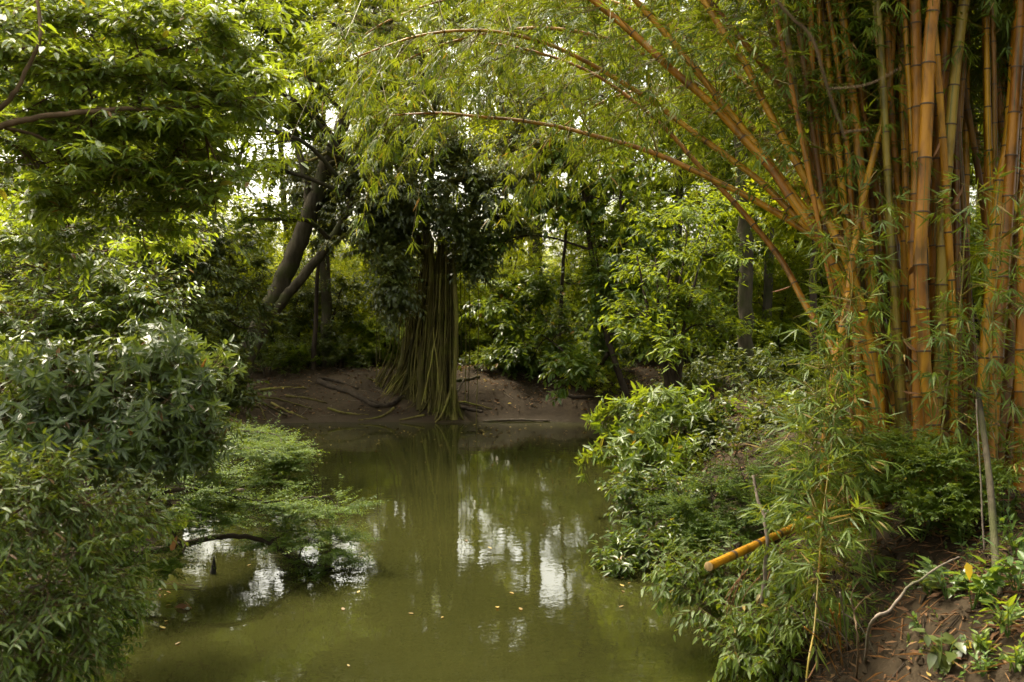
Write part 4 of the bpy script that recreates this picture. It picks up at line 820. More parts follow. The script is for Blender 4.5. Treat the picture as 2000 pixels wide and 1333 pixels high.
def culm(label, pts, r0, r1, seed, mat='culm', foliage=(.35, 2, .6), extend=0.0, leafmat='bamboo_leaf', group='culms of the golden bamboo clump', sep=True, step=.27, droop=.45, leafL=.118, ground=True):
    rng = np.random.default_rng(seed + 3000)
    q = [np.asarray(p, float) for p in pts]
    if ground:
        b = q[0]; q[0] = np.array((b[0], b[1], ground_at(b[0], b[1])[2] - .08)) if b[2] - ground_at(b[0], b[1])[2] < .25 else b
        gz = ground_at(q[0][0], q[0][1])[2]
        if q[0][2] > gz: q.insert(0, np.array((q[0][0] + (q[0][0] - q[1][0]) * .3, q[0][1], gz - .08)))
    line = smooth_line(q, 8)
    if extend:
        t = unit(line[-1] - line[-4]); p = line[-1].copy(); more = []
        hz = np.array((t[0] - .15, t[1], 0))
        for k in range(int(extend / .25)):
            t = unit(t + np.array((hz[0] * .05, hz[1] * .05, -.045))); p = p + t * .25; more.append(p.copy())
        line = np.vstack([line] + more)
    s = np.concatenate([[0], np.cumsum(np.linalg.norm(np.diff(line, axis=0), axis=1))]); tot = s[-1]
    cuts = [0.0]
    while cuts[-1] < tot - .12: cuts.append(cuts[-1] + step * rng.uniform(.85, 1.15) * (.6 + .5 * min(1, cuts[-1] / 1.2)))
    cuts[-1] = tot
    R = lambda x: r0 + (r1 - r0) * (x / tot) ** 1.3
    pt = lambda x: np.stack([np.interp(x, s, line[:, c]) for c in range(3)], -1)
    root = empty('bamboo_culm', line[0]); tag(root, label, 'bamboo culm', group)
    one = Geo(); hue = rng.uniform(.2, .95)
    for k in range(len(cuts) - 1):
        a, b = cuts[k], cuts[k + 1]; L = b - a
        x = np.array((a, a + min(.012, L * .1), a + L * .25, a + L * .5, a + L * .75, b - min(.012, L * .1), b)); w = np.array((1.06, 1.0, .965, .955, .965, 1.0, 1.06))
        if not sep: x = x[[0, 1, 3, 6]]; w = w[[0, 1, 3, 6]]
        rr = np.array([R(v) for v in x]) * w
        g = Geo() if sep else one
        tube(g, pt(x), rr, 10 if sep else 7, tint=np.clip(hue + rng.normal(0, .12), 0, 1), luvz=rng.uniform(0, 40))
        rg_ = Geo() if sep else g
        xr = np.array((a - .006, a, a + .006)); tube(rg_, pt(np.clip(xr, 0, tot)) if k else pt(np.array((0, .005, .01))), np.array((1.07, 1.13, 1.07)) * R(a), 10 if sep else 7, mat=0 if sep else 1)
        if sep: rg_.build('node_ring', M['node'], g.build('internode', M[mat], root))
    if not sep: one.build('stem', [M[mat], M['node']], root)
    if sep and len(cuts) > 6:
        for q in range(4):                                     # papery sheaths that still cling to a few nodes
            c = cuts[int(rng.integers(1, min(len(cuts) - 1, 12)))]; p_ = pt(c); t_ = unit(pt(c + .05) - p_); o_ = unit(np.cross(t_, rng.normal(0, 1, 3))); sg = Geo()
            add_leaves(sg, dict(P=np.array([p_ + o_ * R(c)]), D=np.array([t_ * rng.uniform(-1, 1) + o_ * .55]), N=np.array([o_]), L=np.array([rng.uniform(.09, .2)]), W=np.array([R(c) * 1.3]), curl=np.array([.25])), OVAL, np.array([rng.random()]))
            sg.build('sheath', M['dry'], root)
    f0, cnt, bl = foliage
    if cnt:
        x = np.array([c for c in cuts[1:] if c > f0 * tot])
        if len(x):
            nodes = pt(x); dirs = unit(pt(x + .05) - pt(x - .05)); fg = Geo()
            w = np.ones(len(x))
            bamboo_sprays(fg, rng, nodes, dirs, cnt, bl, leafL, droop)
            fg.build('foliage', [M[leafmat], M['culm_green']], root, smooth=False, kind='stuff')
    return root

BB = 7.3
C_ = lambda d0, d1, *pp: [at(x, y, d0 + (d1 - d0) * k / (len(pp) - 1)) for k, (x, y) in enumerate(pp)]
culm('lowest arching bamboo culm, bowing far left over the pond', C_(7.1, 9.2, (1698, 850), (1680, 700), (1650, 560), (1612, 482), (1563, 445), (1482, 396), (1415, 362), (1343, 328), (1289, 304), (1226, 283), (1158, 265), (1100, 250), (1010, 235), (930, 228), (860, 221), (760, 226)), .036, .009, 1, foliage=(.55, 7, .9), droop=.55)
culm('kinked bamboo culm leaning left, crossing below the arching ones', C_(7.0, 9.5, (1690, 880), (1677, 805), (1636, 706), (1611, 653), (1572, 594), (1523, 504), (1442, 405), (1365, 324), (1310, 262), (1240, 200), (1150, 140), (1040, 100), (930, 80)), .033, .009, 2, foliage=(.55, 5, .8), droop=.5)
culm('arching bamboo culm just above the lowest arch', C_(7.1, 9.0, (1706, 830), (1690, 700), (1650, 540), (1590, 455), (1554, 423), (1491, 360), (1433, 315), (1370, 270), (1316, 230), (1253, 185), (1145, 121), (1050, 80), (940, 60), (820, 70), (700, 110)), .035, .009, 3, foliage=(.55, 7, .9), droop=.55)
culm('arching bamboo culm hidden in its own leaves at the top centre', C_(8.6, 12.0, (1700, 835), (1680, 640), (1600, 430), (1480, 260), (1340, 150), (1200, 80), (1060, 55), (930, 70), (820, 105), (730, 160)), .040, .008, 23, foliage=(.42, 9, 1.0), droop=.6)
culm('highest arching bamboo culm, its leafy tip drooping at the top left of centre', C_(8.6, 12.5, (1704, 835), (1685, 620), (1610, 390), (1490, 200), (1340, 70), (1180, 0), (1020, -20), (870, 0), (760, 40), (680, 90)), .040, .008, 24, foliage=(.42, 9, 1.0), droop=.6)
culm('leafy bamboo culm drooping between the fig and the arching culms', C_(8.6, 12.0, (1708, 830), (1690, 600), (1630, 400), (1540, 260), (1430, 190), (1310, 170), (1200, 190), (1110, 240), (1040, 310)), .036, .007, 25, foliage=(.4, 8, .9), droop=.6)
culm('thick arching bamboo culm that leaves the top edge farthest left', C_(7.0, 8.0, (1712, 850), (1700, 720), (1660, 590), (1600, 470), (1541, 382), (1505, 328), (1451, 270), (1388, 202), (1316, 140), (1253, 81), (1158, 0), (1060, -75)), .038, .018, 4, foliage=(.42, 5, .8), extend=2.6, droop=.5)
culm('arching bamboo culm running just above the thick one', C_(7.1, 8.2, (1716, 840), (1704, 700), (1660, 560), (1600, 450), (1545, 375), (1490, 300), (1451, 252), (1415, 207), (1361, 140), (1316, 85), (1240, 0), (1170, -70)), .034, .017, 5, foliage=(.42, 5, .8), extend=2.4)
culm('orange bamboo culm bending left in the middle of the fan', C_(7.0, 7.9, (1722, 850), (1708, 720), (1672, 560), (1622, 441), (1604, 410), (1568, 342), (1527, 265), (1491, 198), (1451, 117), (1410, 58), (1374, 0), (1330, -70)), .035, .020, 6, foliage=(.4, 5, .7), extend=2.4)
culm('bamboo culm beside the middle of the fan, partly hidden by leaves', C_(7.2, 8.1, (1726, 840), (1714, 720), (1680, 600), (1640, 480), (1570, 270), (1550, 216), (1527, 175), (1469, 103), (1406, 27), (1350, -40)), .032, .019, 7, foliage=(.4, 5, .7), extend=2.0)
culm('bright orange culm rising through the leaf sprays right of the fan', C_(7.0, 8.2, (1702, 880), (1702, 830), (1686, 698), (1665, 570), (1649, 441), (1617, 315), (1592, 200), (1562, 60), (1548, -60)), .042, .028, 8, foliage=(.5, 2, .5), extend=2.2)
culm('pale knotty culm leaning right across the dark culms', C_(6.6, 7.4, (1612, 870), (1620, 805), (1632, 714), (1644, 648), (1656, 582), (1658, 562), (1676, 441), (1698, 337), (1730, 211), (1742, 100), (1748, -60)), .030, .020, 9, mat='culm', foliage=(.3, 2, .4), extend=1.2, leafmat='bamboo_green')
culm('thickest golden culm standing upright in front of the clump', C_(6.7, 6.9, (1830, 905), (1822, 822), (1807, 731), (1803, 665), (1799, 562), (1797, 495), (1802, 405), (1806, 315), (1811, 202), (1815, 90), (1824, 0), (1832, -120)), .047, .040, 10, foliage=(.45, 1, .35), extend=3, step=.30, leafmat='bamboo_green')
culm('golden culm pressed against the left of the thickest one', C_(6.8, 7.1, (1793, 905), (1795, 850), (1793, 706), (1789, 582), (1785, 500), (1792, 300), (1790, 100), (1782, -100)), .044, .034, 11, foliage=(.6, 1, .4), extend=2.5)
culm('straight golden culm right behind the thickest one', C_(7.0, 7.3, (1824, 880), (1826, 809), (1830, 686), (1826, 603), (1826, 500), (1832, 330), (1845, 120), (1855, -100)), .042, .032, 12, foliage=(.6, 1, .4), extend=2.5)
culm('green-striped golden culm to the right of the thickest one', C_(6.9, 7.2, (1822, 870), (1826, 815), (1836, 706), (1838, 603), (1840, 500), (1842, 427), (1851, 315), (1860, 202), (1869, 112), (1883, 0), (1895, -110)), .043, .034, 13, mat='culm_green', foliage=(.5, 1, .4), extend=2.5, leafmat='bamboo_green')
culm('golden culm behind the dead pole near the right edge', C_(6.8, 7.2, (1913, 930), (1915, 904), (1921, 727), (1925, 665), (1933, 582), (1950, 382), (1968, 279), (1977, 180), (1990, 0), (2000, -100)), .040, .032, 14, foliage=(.4, 1, .4), extend=2, leafmat='bamboo_green')
culm('golden culm between the dead pole and the right edge', C_(6.7, 7.0, (1931, 930), (1939, 830), (1949, 686), (1958, 562), (1973, 337), (1988, 112), (2000, -80)), .042, .036, 15, foliage=(.5, 1, .4), extend=2, leafmat='bamboo_green')
culm('brown culm leaning out of the right edge', C_(6.9, 7.2, (1940, 900), (1958, 809), (1974, 686), (1982, 582), (2000, 350), (2020, 120), (2040, -80)), .040, .034, 16, mat='culm_old', foliage=(.5, 1, .4), extend=2)
culm('golden culm cut by the right edge of the clump', C_(6.6, 6.9, (1992, 930), (1993, 912), (1996, 665), (2003, 420), (2012, 150), (2020, -80)), .044, .036, 17, foliage=(.5, 1, .4), extend=2)
culm('left golden culm at the foot of the leaning group', C_(7.0, 7.6, (1675, 888), (1677, 747), (1673, 640), (1662, 500), (1640, 330), (1620, 150), (1600, -60)), .034, .024, 18, foliage=(.38, 4, .7), extend=2)
culm('golden culm in the middle of the left foot group', C_(7.0, 7.5, (1723, 900), (1719, 809), (1714, 706), (1706, 582), (1690, 420), (1672, 250), (1650, 60), (1640, -60)), .038, .028, 19, foliage=(.38, 4, .7), extend=2)
culm('slanting culm crossing the foot of the dark culms', C_(7.2, 7.9, (1764, 850), (1758, 830), (1747, 780), (1727, 706), (1706, 644), (1680, 540), (1650, 400), (1610, 240), (1570, 60), (1555, -60)), .036, .024, 20, foliage=(.36, 4, .7), extend=2)
culm('short-based culm right of the middle foot group', C_(7.3, 7.8, (1733, 850), (1731, 830), (1727, 747), (1722, 640), (1712, 480), (1695, 300), (1680, 100), (1672, -60)), .034, .026, 21, mat='culm_old', foliage=(.38, 4, .7), extend=2)
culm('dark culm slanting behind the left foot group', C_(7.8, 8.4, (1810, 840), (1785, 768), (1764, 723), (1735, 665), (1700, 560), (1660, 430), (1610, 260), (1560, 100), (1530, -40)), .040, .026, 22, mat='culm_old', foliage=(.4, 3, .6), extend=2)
rc = np.random.default_rng(31)
def fan_x(bx, rise):                                  # the clump opens like a fan: left culms lean left, right ones stand
    return bx + rise * ((bx - 1835) * .55 - 35)
for k in range(38):                                   # golden culms filling the front half of the clump
    bx = 1668 + 325 * (k + rc.uniform(.1, .9)) / 38; d = rc.uniform(6.95, 7.6); cv = rc.normal(0, 10); w = rc.normal(0, 40)
    side = 'left' if bx < 1770 else 'middle' if bx < 1880 else 'right'
    culm('slender golden culm in the %s front of the bamboo clump' % side, C_(d, d + rc.uniform(-.1, .5), (bx, 885 - (d - 7) * 30), (fan_x(bx, .25) + cv + w * .2, 660), (fan_x(bx, .55) + cv * 1.2 + w * .5, 420), (fan_x(bx, .8) + cv + w * .8, 200), (fan_x(bx, 1.1) + w * 1.1, -60)), rc.uniform(.018, .030), .017, 400 + k,
         mat=['culm', 'culm', 'culm_old', 'culm_green', 'culm', 'culm_old'][int(rc.integers(0, 6))], foliage=(rc.uniform(.5, .62), 3, .5), extend=2.2, sep=False, group='slender golden culms, %s front' % side)
for k in range(48):                                   # culms at the back of the clump
    bx = rc.uniform(1680, 2080); d = rc.uniform(7.5, 9.2); cv = rc.normal(0, 14); w = rc.normal(-20, 60)
    side = 'left' if bx < 1790 else 'middle' if bx < 1920 else 'right'
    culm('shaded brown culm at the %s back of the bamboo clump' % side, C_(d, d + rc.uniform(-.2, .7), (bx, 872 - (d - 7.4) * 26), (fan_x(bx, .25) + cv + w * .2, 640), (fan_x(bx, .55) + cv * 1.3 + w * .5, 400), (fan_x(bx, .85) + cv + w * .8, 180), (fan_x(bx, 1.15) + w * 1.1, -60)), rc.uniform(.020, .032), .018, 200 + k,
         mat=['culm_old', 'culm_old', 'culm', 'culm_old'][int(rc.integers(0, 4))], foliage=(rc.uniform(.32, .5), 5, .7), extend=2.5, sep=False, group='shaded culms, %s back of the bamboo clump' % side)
for k, (bx, by, tx) in enumerate([(1640, 830, 1655), (1880, 840, 1885), (1900, 860, 1893)]):   # brown stubs and sheaths
    culm(['short leaning bamboo shoot left of the clump foot', 'short brown bamboo stub behind the layered shrub', 'brown bamboo stub left of the dead pole'][k], C_(7.2, 7.3, (bx, by + 60), ((bx + tx) / 2, by - 60), (tx, by - 170)), .028, .022, 260 + k, mat='culm_old', foliage=(0, 0, 0))

# leafy green bamboo shoots in front of the clump
def shoot(label, pts, r0, seed, dens, bl, leafL, f0=.1, droop=.4):
    return culm(label, pts, r0, r0 * .4, seed, mat='culm_green', foliage=(f0, dens, bl), leafmat='bamboo_green', group='leafy bamboo shoots by the water', step=.16, droop=droop, leafL=leafL, ground=True)
shoot('leafy green bamboo shoot rising from the slope beside the cut pole', C_(5.0, 6.2, (1575, 1330), (1590, 1230), (1598, 1130), (1606, 1020), (1618, 920), (1628, 830), (1634, 740)), .006, 1, 4, .22, .105, f0=.48)
shoot('bushy green bamboo shoot spreading in front of the slanting culms', C_(5.8, 6.3, (1600, 1040), (1585, 960), (1580, 880), (1590, 800), (1600, 720)), .006, 2, 5, .30, .115)
shoot('thin bamboo shoot with green leaves left of the pale knotty culm', C_(6.2, 6.6, (1650, 900), (1640, 760), (1655, 640), (1665, 540), (1650, 450)), .006, 4, 4, .3, .115)
shoot('small bamboo shoot leafing in front of the thick golden culm', C_(6.2, 6.3, (1835, 900), (1850, 760), (1870, 640), (1880, 540), (1885, 430)), .008, 5, 3, .26, .11)
shoot('small bamboo shoot leafing near the right edge', C_(6.0, 6.2, (1950, 930), (1945, 800), (1935, 660), (1950, 520), (1960, 400)), .008, 6, 3, .26, .11)

# cut pole that sticks out over the water
g = Geo(); p0 = at(1700, 962, 7.6); p1 = at(1384, 1107, 5.6)
pole = empty('cut_bamboo_pole', p0); tag(pole, 'cut yellow bamboo pole jutting over the bank towards the water', 'bamboo pole')
cuts = np.linspace(0, 1, 9); cuts[1:-1] += (.02, -.015, .01, -.01, .015, .012, .01)
for k in range(8):
    a, b = cuts[k], cuts[k + 1]; x = np.array((a, a + .01, (a + b) / 2, b - .01, b))[:, None]; g = Geo()
    tube(g, p0 + (p1 - p0) * x, np.array((1.05, 1, .97, 1, 1.05)) * .026, 14, tint=.7, luvz=k * 7.3)
    if k: tube(g, p0 + (p1 - p0) * np.array((a - .006, a, a + .006))[:, None], np.array((1.06, 1.1, 1.06)) * .026, 14, mat=1)
    g.build('internode', [M['culm'], M['node']], pole)
g = Geo(); u = unit(p1 - p0)
tube(g, np.array([p1, p1 + u * .002, p1 + u * .001]), np.array((.0273, .0250, .0215)), 14)
tube(g, np.array([p1 + u * .001, p1 - u * .10]), np.array((.0215, .0215)), 14, mat=1)
tube(g, np.array([p1 - u * .10, p1 - u * .101]), np.array((.0215, .001)), 14, mat=1)
g.build('cut_end', [M['pith'], M['hollow_shade']], pole)
# dead pole leaning at the right
dp = P((1952, 1258, 4.75), (1948, 1150, 4.95), (1942, 1060, 5.2), (1934, 950, 5.5), (1922, 850, 5.8), (1910, 760, 6.1))
rp = np.random.default_rng(8); pole = empty('dead_pole', dp[0]); tag(pole, 'weathered grey pole leaning against the bamboo with a charred foot', 'pole')
line = smooth_line(dp, 5)
g = Geo(); tube(g, line[1:], np.linspace(.024, .015, len(line) - 1) * rp.uniform(.93, 1.07, len(line) - 1), 10, rough=.06, rng=rp); g.build('shaft', M['bark'], pole)
g = Geo(); tube(g, np.array([line[0] - (line[1] - line[0]) * .25, line[0], line[1]]), np.array((.019, .025, .0245)), 10, rough=.06, rng=rp, cap=True); g.build('charred_foot', M['burnt'], pole)
for (a, b) in ((6, 7), (12, 13), (18, 19)):
    g = Geo(); c = line[a]; tube(g, np.array([c - (line[b] - line[a]) * .2, c, c + (line[b] - line[a]) * .2]), np.array((.0215, .0255, .0215)) * (1 - a * .012), 10, rough=.1, rng=rp); g.build('knot', M['bark'], pole)
log('thin_stick', 'thin pale stick standing left of the dead pole', P((1922, 1075, 5.5), (1918, 1000, 5.6), (1913, 900, 5.7), (1906, 780, 5.8)), .006, .004, 'stick', 21, 'stick', sides=6)
log('forked_stick', 'grey stick standing upright below the cut bamboo pole', P((1488, 1180, 6.1), (1495, 1110, 6.1), (1496, 1040, 6.1), (1482, 980, 6.2), (1470, 930, 6.3)), .013, .009, 'stick', 22, 'stick', forks=((.6, .5, 0, .8, .12),))
e = on_ground(1690, 1290)
log('dead_branch', 'long bent dead stem arching up the bare slope', [e - (0, 0, .03), at(1700, 1220, 4.6), at(1740, 1190, 4.6), at(1770, 1150, 4.65), at(1800, 1130, 4.7), at(1850, 1098, 4.75), at(1875, 1088, 4.8)], .008, .003, 'stick', 23, 'branch', forks=((.55, .3, -.1, .25, .14), (.7, .5, 0, -.3, .1)), sides=6)
e = on_ground(1672, 1320)
log('dead_branch', 'upright brown dead stem with a pale side twig at the bottom right', [e - (0, 0, .03), at(1676, 1260, 4.3), at(1668, 1200, 4.3), at(1662, 1170, 4.3)], .006, .003, 'twig', 24, 'branch', forks=((.75, .8, 0, .75, .11), (.95, .3, 0, .9, .1)), sides=6)
log('rotten_log', 'reddish broken log chunks at the foot of the bamboo', GP((1945, 948), (1985, 938), up=.04), .035, .03, 'dry', 25, 'log')
log('dark_log', 'dark log half buried at the top of the bare slope', GP((1690, 1040), (1725, 1036), up=.01), .022, .015, 'bark_dark', 26, 'log')
log('cut_stub', 'pale cut branch stub poking out of the feathery shrub', P((440, 975, 8.7), (452, 962, 8.7), (474, 959, 8.6)), .022, .02, 'stick', 27, 'branch')

# thin stems and twigs: hanging roots of dry grass below the pole
rs = np.random.default_rng(12)
for k in range(16):
    x = rs.uniform(1545, 1650); y = rs.uniform(1130, 1230); dd = rs.uniform(4.9, 5.4); gp = on_ground(x + rs.normal(40, 40), min(1328, y + rs.uniform(80, 150)))
    log('dry_stalk', 'thin dry stalk in the tangle below the leafy bamboo shoot', [at(x, y, dd), (at(x, y, dd) + gp) * .5 + (0, 0, .05), gp], .004, .002, 'culm' if k % 3 == 0 else 'stick', 300 + k, 'stalk', group='dry stalks below the leafy bamboo shoot', sides=5)
for k in range(8):
    x = rs.uniform(1420, 1500); dd = 6.2
    log('hanging_stalk', 'brown dead stalk hanging in the shrub below the cut pole', P((x + rs.normal(20, 8), 1115 + rs.normal(0, 10), dd), (x + 4, 1150, dd - .05), (x + rs.normal(-12, 5), 1195 + rs.normal(0, 15), dd - .1)), .004, .002, 'dry', 330 + k, 'stalk', group='dead stalks hanging in the shrub', sides=5)

# ------------------------------------------------------------------ ground cover, litter and debris
def scatter_flat(name, label, x0, x1, y0, y1, count, L, W, mat, seed, shape=RHOMB, lo=.05, hi=99, tilt=.35, lift=.012, clump=0):
    rng = np.random.default_rng(seed); x = rng.uniform(x0, x1, count); y = rng.uniform(y0, y1, count); d = shore_distance(x, y)
    keep = (d > lo) & (d < hi)
    if clump: keep &= value_noise(x, y, clump, seed) + rng.normal(0, .12, count) > 0
    x, y = x[keep], y[keep]; m = len(x); z = hgt(x, y) + lift
    a = rng.uniform(0, 6.283, m); D = np.stack([np.cos(a), np.sin(a), rng.normal(0, .2, m)], -1); N = np.stack([rng.normal(0, tilt, m), rng.normal(0, tilt, m), np.ones(m)], -1)
    s = rng.uniform(.5, 1.4, m); g = Geo()
    add_leaves(g, dict(P=np.stack([x, y, z], -1), D=D, N=N, L=L * s, W=W * s, curl=rng.uniform(-.15, .3, m)), shape, rng.random(m) ** 1.2)
    o = g.build(name, M[mat], smooth=False); tag(o, label, kind='stuff'); return o
scatter_flat('leaf_litter', 'brown dead leaves scattered over the right bank', 1.6, 6.5, 3.2, 15, 17000, .065, .022, 'litter', 1, lo=.2)
scatter_flat('bamboo_litter', 'long dry bamboo leaves and sheaths strewn on the bare slope', 1.7, 5, 3.4, 9, 6500, .13, .006, 'dry', 2, lo=.15, tilt=.2)
scatter_flat('leaf_litter', 'dead leaves scattered over the far bank and forest floor', -9, 7, 20.8, 31, 15000, .075, .034, 'litter', 3, lo=.25)
scatter_flat('leaf_litter', 'dead leaves on the shaded left bank', -9, -3, 4, 21, 7000, .09, .04, 'litter', 4, lo=.2)
scatter_flat('fallen_leaves', 'small yellow leaves dotted over the muddy far bank', -5, 3, 20.7, 23.5, 240, .05, .028, 'float', 5, lo=.08, hi=3)

rng_ = np.random.default_rng(66); n_c = 3800; cx_ = rng_.uniform(1.6, 4.2, n_c); cy_ = rng_.uniform(3.4, 10, n_c); kk = shore_distance(cx_, cy_) > .1; cx_, cy_ = cx_[kk], cy_[kk]; n_c = len(cx_)
oct_ = np.array([(1, 0, 0), (0, 1, 0), (-1, 0, 0), (0, -1, 0), (0, 0, 1), (0, 0, -1)], float)
V_ = np.stack([cx_, cy_, hgt(cx_, cy_)], -1)[:, None] + oct_[None] * rng_.gamma(2.0, .006, (n_c, 1, 1)) * rng_.uniform(.5, 1.5, (n_c, 6, 3)); g = Geo()
g.add(V_.reshape(-1, 3), (np.arange(n_c)[:, None, None] * 6 + np.array([(0, 1, 4), (1, 2, 4), (2, 3, 4), (3, 0, 4), (1, 0, 5), (2, 1, 5), (3, 2, 5), (0, 3, 5)])[None]).reshape(-1, 3))
o = g.build('soil_clods', M['mud'], smooth=False); tag(o, 'crumbly brown soil clods on the right slope', kind='stuff')

def herb_mass(name, label, x0, x1, y0, y1, count, L, W, h, mat, seed, lo=.6, clump=1.2, shape=OVAL):
    """low plants nobody could count: short stems with a whorl of leaves"""
    rng = np.random.default_rng(seed); x = rng.uniform(x0, x1, count); y = rng.uniform(y0, y1, count); keep = shore_distance(x, y) > lo
    if clump: keep &= value_noise(x, y, clump, seed) + rng.normal(0, .1, count) > -.02
    x, y = x[keep], y[keep]; A = np.stack([x, y, hgt(x, y) - .01], -1); m = len(A)
    B = A + np.stack([rng.normal(0, .3, m), rng.normal(0, .3, m), np.ones(m)], -1) * (h * rng.uniform(.4, 1.4, m))[:, None]
    g = Geo(); sticks(g, A, B, .003, .002, 1); lv = put_leaves(rng, 'alt', A, B, 6, L, W, .25)
    add_leaves(g, lv, shape, np.clip(np.repeat(rng.normal(.42, .2, m), 6) + rng.normal(0, .1, m * 6), 0, .93))
    o = g.build(name, [M[mat], M['twig']], smooth=False); tag(o, label, kind='stuff'); return o
herb_mass('undergrowth', 'low green plants covering the forest floor behind the far bank', -14, 12, 23.0, 44, 5600, .11, .05, .30, 'thicket', 11, lo=1.35, shape=RHOMB)
herb_mass('undergrowth', 'low dark plants under the trees on the right bank', 1.6, 8, 8.6, 21, 4200, .085, .042, .22, 'thicket', 12, lo=.35, shape=RHOMB)
herb_mass('undergrowth', 'low plants at the shaded foot of the left bank trees', -10, -3.2, 4, 20, 2200, .09, .04, .24, 'thicket', 13, lo=.25, clump=0, shape=RHOMB)
herb_mass('ground_cover', 'small weeds sprouting on the bare slope at the bottom right', 1.9, 3.4, 3.6, 6.2, 520, .035, .016, .07, 'weed', 14, lo=.35, clump=.5)

def weed(label, px, py, seed, h, L, W, mat='weed', stems=5, n=7, dd=None, spread=.5, droop=.4, style='alt', pieces=25):
    b = on_ground(px, py); rng = np.random.default_rng(seed + 700); root = empty('weed', b); tag(root, label, 'weed', 'weeds on the slope at the bottom right')
    g = Geo(); As, Bs = [], []
    for k in range(stems):
        a = rng.uniform(0, 6.28); t = b + np.array((math.cos(a) * spread * h, math.sin(a) * spread * h * .7, h * rng.uniform(.6, 1.1))); m = b * .5 + t * .5 + np.array((0, 0, .12 * h))
        l = smooth_line([b - (0, 0, .02), m, t], 4); tube(g, l, np.linspace(.0035, .0015, len(l)), 5); As.append(l[2]); Bs.append(l[-1])
    g.build('stems', M['weed'], root)
    lv = put_leaves(rng, style, np.array(As), np.array(Bs), n, L, W, droop); t = np.clip(rng.normal(.45, .2, len(lv['P'])), 0, .93)
    rest = leaf_pieces(root, lv, t, pieces, mat, FULL)
    if rest.any():
        c = Geo(); add_leaves(c, take(lv, rest), FULL, t[rest]); c.build('foliage', M[mat], root, kind='stuff')
    return root
W_ = [('broad dark-leaved herb beside the dead pole, middle of the slope', 1850, 1170, .20, .075, .050, 'rosette'), ('broad-leaved herb leaning against the left of the dead pole', 1900, 1190, .22, .08, .052, 'weed'), ('dark broad herb at the end of the long dead stem', 1815, 1165, .16, .065, .042, 'rosette'),
      ('trailing weed with paired leaves low on the bare slope', 1800, 1240, .09, .045, .020, 'weed'), ('bright pointed-leaved weed right of the charred pole foot', 1970, 1245, .17, .06, .024, 'bright'), ('leafy weed at the right edge beside the dead pole', 1985, 1160, .22, .07, .04, 'weed'),
      ('leafy weed on the right edge above the others', 1985, 1090, .22, .06, .034, 'weed'), ('low bright weed left of the charred pole foot', 1925, 1285, .10, .045, .020, 'bright'), ('wilted grey-green herb at the bottom of the slope', 1840, 1310, .17, .075, .045, 'fig'), ('small weed in the bottom right corner', 1985, 1315, .13, .05, .022, 'bright'),
      ('small weed on the bottom edge between the wilted herb and the corner', 1920, 1325, .10, .045, .018, 'weed'), ('leafy weed under the layered shrub', 1800, 1060, .17, .07, .034, 'thicket'), ('leafy weed between the layered shrub and the dead pole', 1880, 1070, .18, .07, .036, 'thicket'), ('small sapling on the slope near the dead stems', 1672, 1262, .12, .035, .018, 'bright'),
      ('spreading herb behind the dead pole at the right edge', 1960, 1030, .2, .07, .03, 'thicket'), ('strap-leaved plant under the layered shrub by the bamboo foot', 1840, 1015, .2, .15, .04, 'thicket')]
for k, (lab, px, py, h, L, W, mt) in enumerate(W_):
    weed(lab, px, py, k, h, L, W, mt, stems=7 if k not in (3, 13) else 3, n=7, droop=.9 if k == 8 else .35)
def one_leaf(name, label, p, d, nrm, L, W, mat, group=None, catg='leaf'):
    g = Geo(); add_leaves(g, dict(P=np.array([p]), D=np.array([d], float), N=np.array([nrm], float), L=np.array([L]), W=np.array([W]), curl=np.array([.15])), FULL, np.array([.5]))
    o = g.build(name, M[mat]); tag(o, label, catg, group); return o
one_leaf('yellow_leaf', 'large yellow leaf hanging among the dark herbs on the slope', at(1888, 1098, 4.62), (.15, -.25, -1), (.1, -1, .25), .085, .046, 'yellow_leaf')
one_leaf('yellow_leaf', 'large yellow leaf lying by the charred pole foot', on_ground(1872, 1282) + (0, -.02, .05), (1, .15, .1), (-.1, -.6, 1), .11, .055, 'yellow_leaf')
one_leaf('yellow_leaf', 'small pale yellow leaf at the bottom edge of the slope', on_ground(1775, 1303) + (0, 0, .02), (.8, .4, .2), (0, -.5, 1), .06, .03, 'yellow_leaf')
# debris at the left water edge
def curled(name, label, p, L, mat, seed):
    rng = np.random.default_rng(seed); g = Geo()
    lv = dict(P=p + rng.normal(0, .015, (4, 3)), D=rng.normal(0, 1, (4, 3)) * (1, 1, .4), N=rng.normal(0, .5, (4, 3)) + (0, 0, .6), L=np.full(4, L), W=np.full(4, L * .5), curl=np.full(4, .5))
    add_leaves(g, lv, FULL, rng.random(4)); o = g.build(name, M[mat]); tag(o, label, 'leaf'); return o
curled('curled_leaf', 'curled brown leaf floating off the left bank', on_ground(365, 1190) + (0, 0, .02), .09, 'dry', 1)
curled('curled_leaf', 'curled brown leaf against the left bank shrub', on_ground(262, 1217) + (0, 0, .02), .09, 'dry', 2)
curled('curled_leaf', 'brown dead leaves caught on the twigs near the left bank', on_ground(312, 1160) + (0, 0, .02), .07, 'dry', 3)
one_leaf('dead_leaf', 'pale brown dead leaf caught in the feathery shrub', at(334, 1078, 7.6), (.35, 0, 1), (0, -1, .1), .13, .05, 'dry')
log('drowned_twig', 'thin brown twigs trailing in the water at the left bank', [on_ground(262, 1133) + (0, 0, .06), on_ground(300, 1145) + (0, 0, .03), on_ground(390, 1150) + (0, 0, .015)], .007, .003, 'twig', 41, 'twig', forks=((.3, .3, .1, .9, .3), (.5, .5, -.4, .1, .2), (.7, .6, .5, .1, .2)), sides=5)
sp = on_ground(416, 1122)
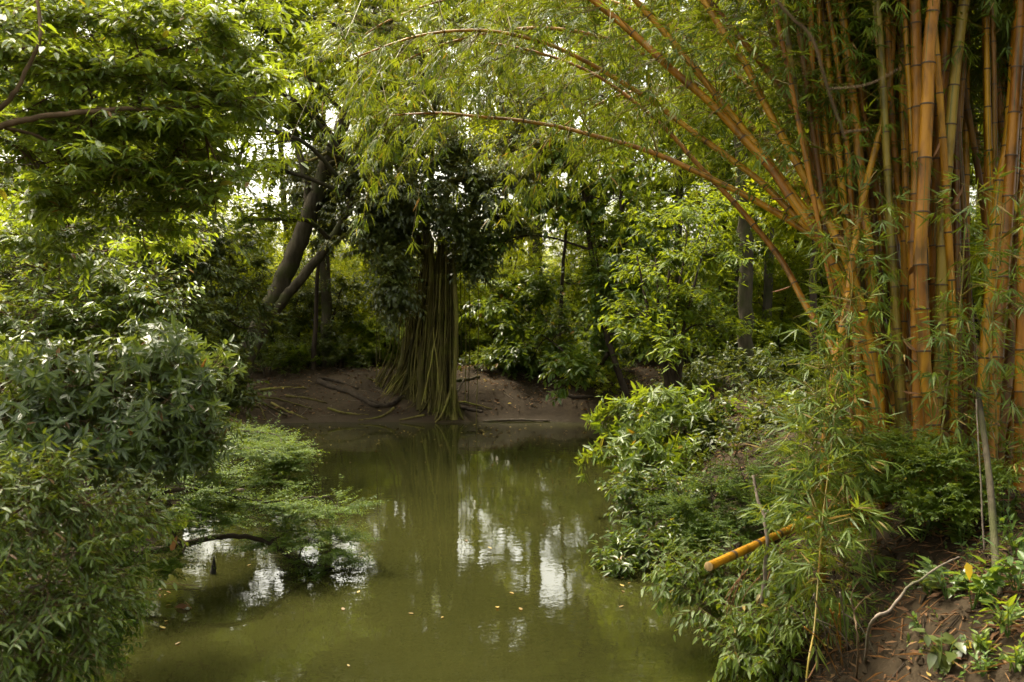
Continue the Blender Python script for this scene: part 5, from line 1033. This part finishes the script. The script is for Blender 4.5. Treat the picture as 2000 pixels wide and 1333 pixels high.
g = Geo(); tube(g, np.array([sp + (0, 0, -.1), sp, sp + (.005, 0, .05), sp + (.012, 0, .17)]), np.array((.02, .028, .024, .001)), 7); o = g.build('pointed_stump', M['burnt']); tag(o, 'small dark pointed stump sticking out of the water', 'stump')
# leaves floating on the pond
rl = np.random.default_rng(91)
spots = [(rl.uniform(560, 1180), rl.uniform(829, 872)) for _ in range(75)] + [(rl.normal(780, 14), rl.normal(848, 6)) for _ in range(9)] + [(rl.normal(965, 22), rl.normal(848, 3)) for _ in range(10)] + [*[(rl.uniform(420, 1230), rl.uniform(870, 1310)) for _ in range(14)], *[(rl.normal(1215, 18), rl.normal(1135, 14)) for _ in range(10)], *[(rl.normal(320, 25), rl.normal(1195, 20)) for _ in range(6)], (620, 890), (640, 905), (685, 905), (960, 908), (1078, 902), (1168, 955), (342, 1262), (682, 1305), (700, 1090), (470, 1030), (735, 880), (830, 905)]
meshes = []
for k in range(5):
    g = Geo(); one = np.ones(1)
    add_leaves(g, dict(P=np.zeros((1, 3)), D=np.array([(1., 0, 0)]), N=np.array([(0, 0, 1.)]), L=one, W=one * (.4 + .06 * k), curl=one * (-.04 - .03 * k)), FULL, np.array([k / 4.0])); meshes.append(g.mesh('floating_leaf', M['float']))
for k, (px, py) in enumerate(spots):
    v = on_ground(px, py)
    if v[2] > .005: continue
    o = bpy.data.objects.new('floating_leaf', meshes[k % 5]); COL.objects.link(o); o.location = (v[0] , v[1], .006); s = rl.uniform(.035, .08); o.scale = (s, s, s); o.rotation_euler = (rl.normal(0, .06), rl.normal(0, .06), rl.uniform(0, 6.28))
    near = py > 1000; mid = py > 875
    tag(o, 'lone yellow leaf floating on the near water' if near else 'yellow leaf floating on the middle of the pond' if mid else 'small yellow leaf floating near the far bank', 'leaf', 'floating leaves, ' + ('near water' if near else 'middle of the pond' if mid else 'near the far bank'))
# vine dangling into the top right, close to the camera
log('dangling_vine', 'blurred bare vine dangling in front of the bamboo at the top', P((1440, -160, 1.9), (1518, 0, 1.9), (1586, 76, 1.9), (1617, 175, 1.9), (1640, 240, 1.9), (1652, 275, 1.9)), .0032, .002, 'twig', 61, 'vine', forks=((.62, .9, .1, .28, .16), (.9, 1, 0, .1, .05)), sides=6)
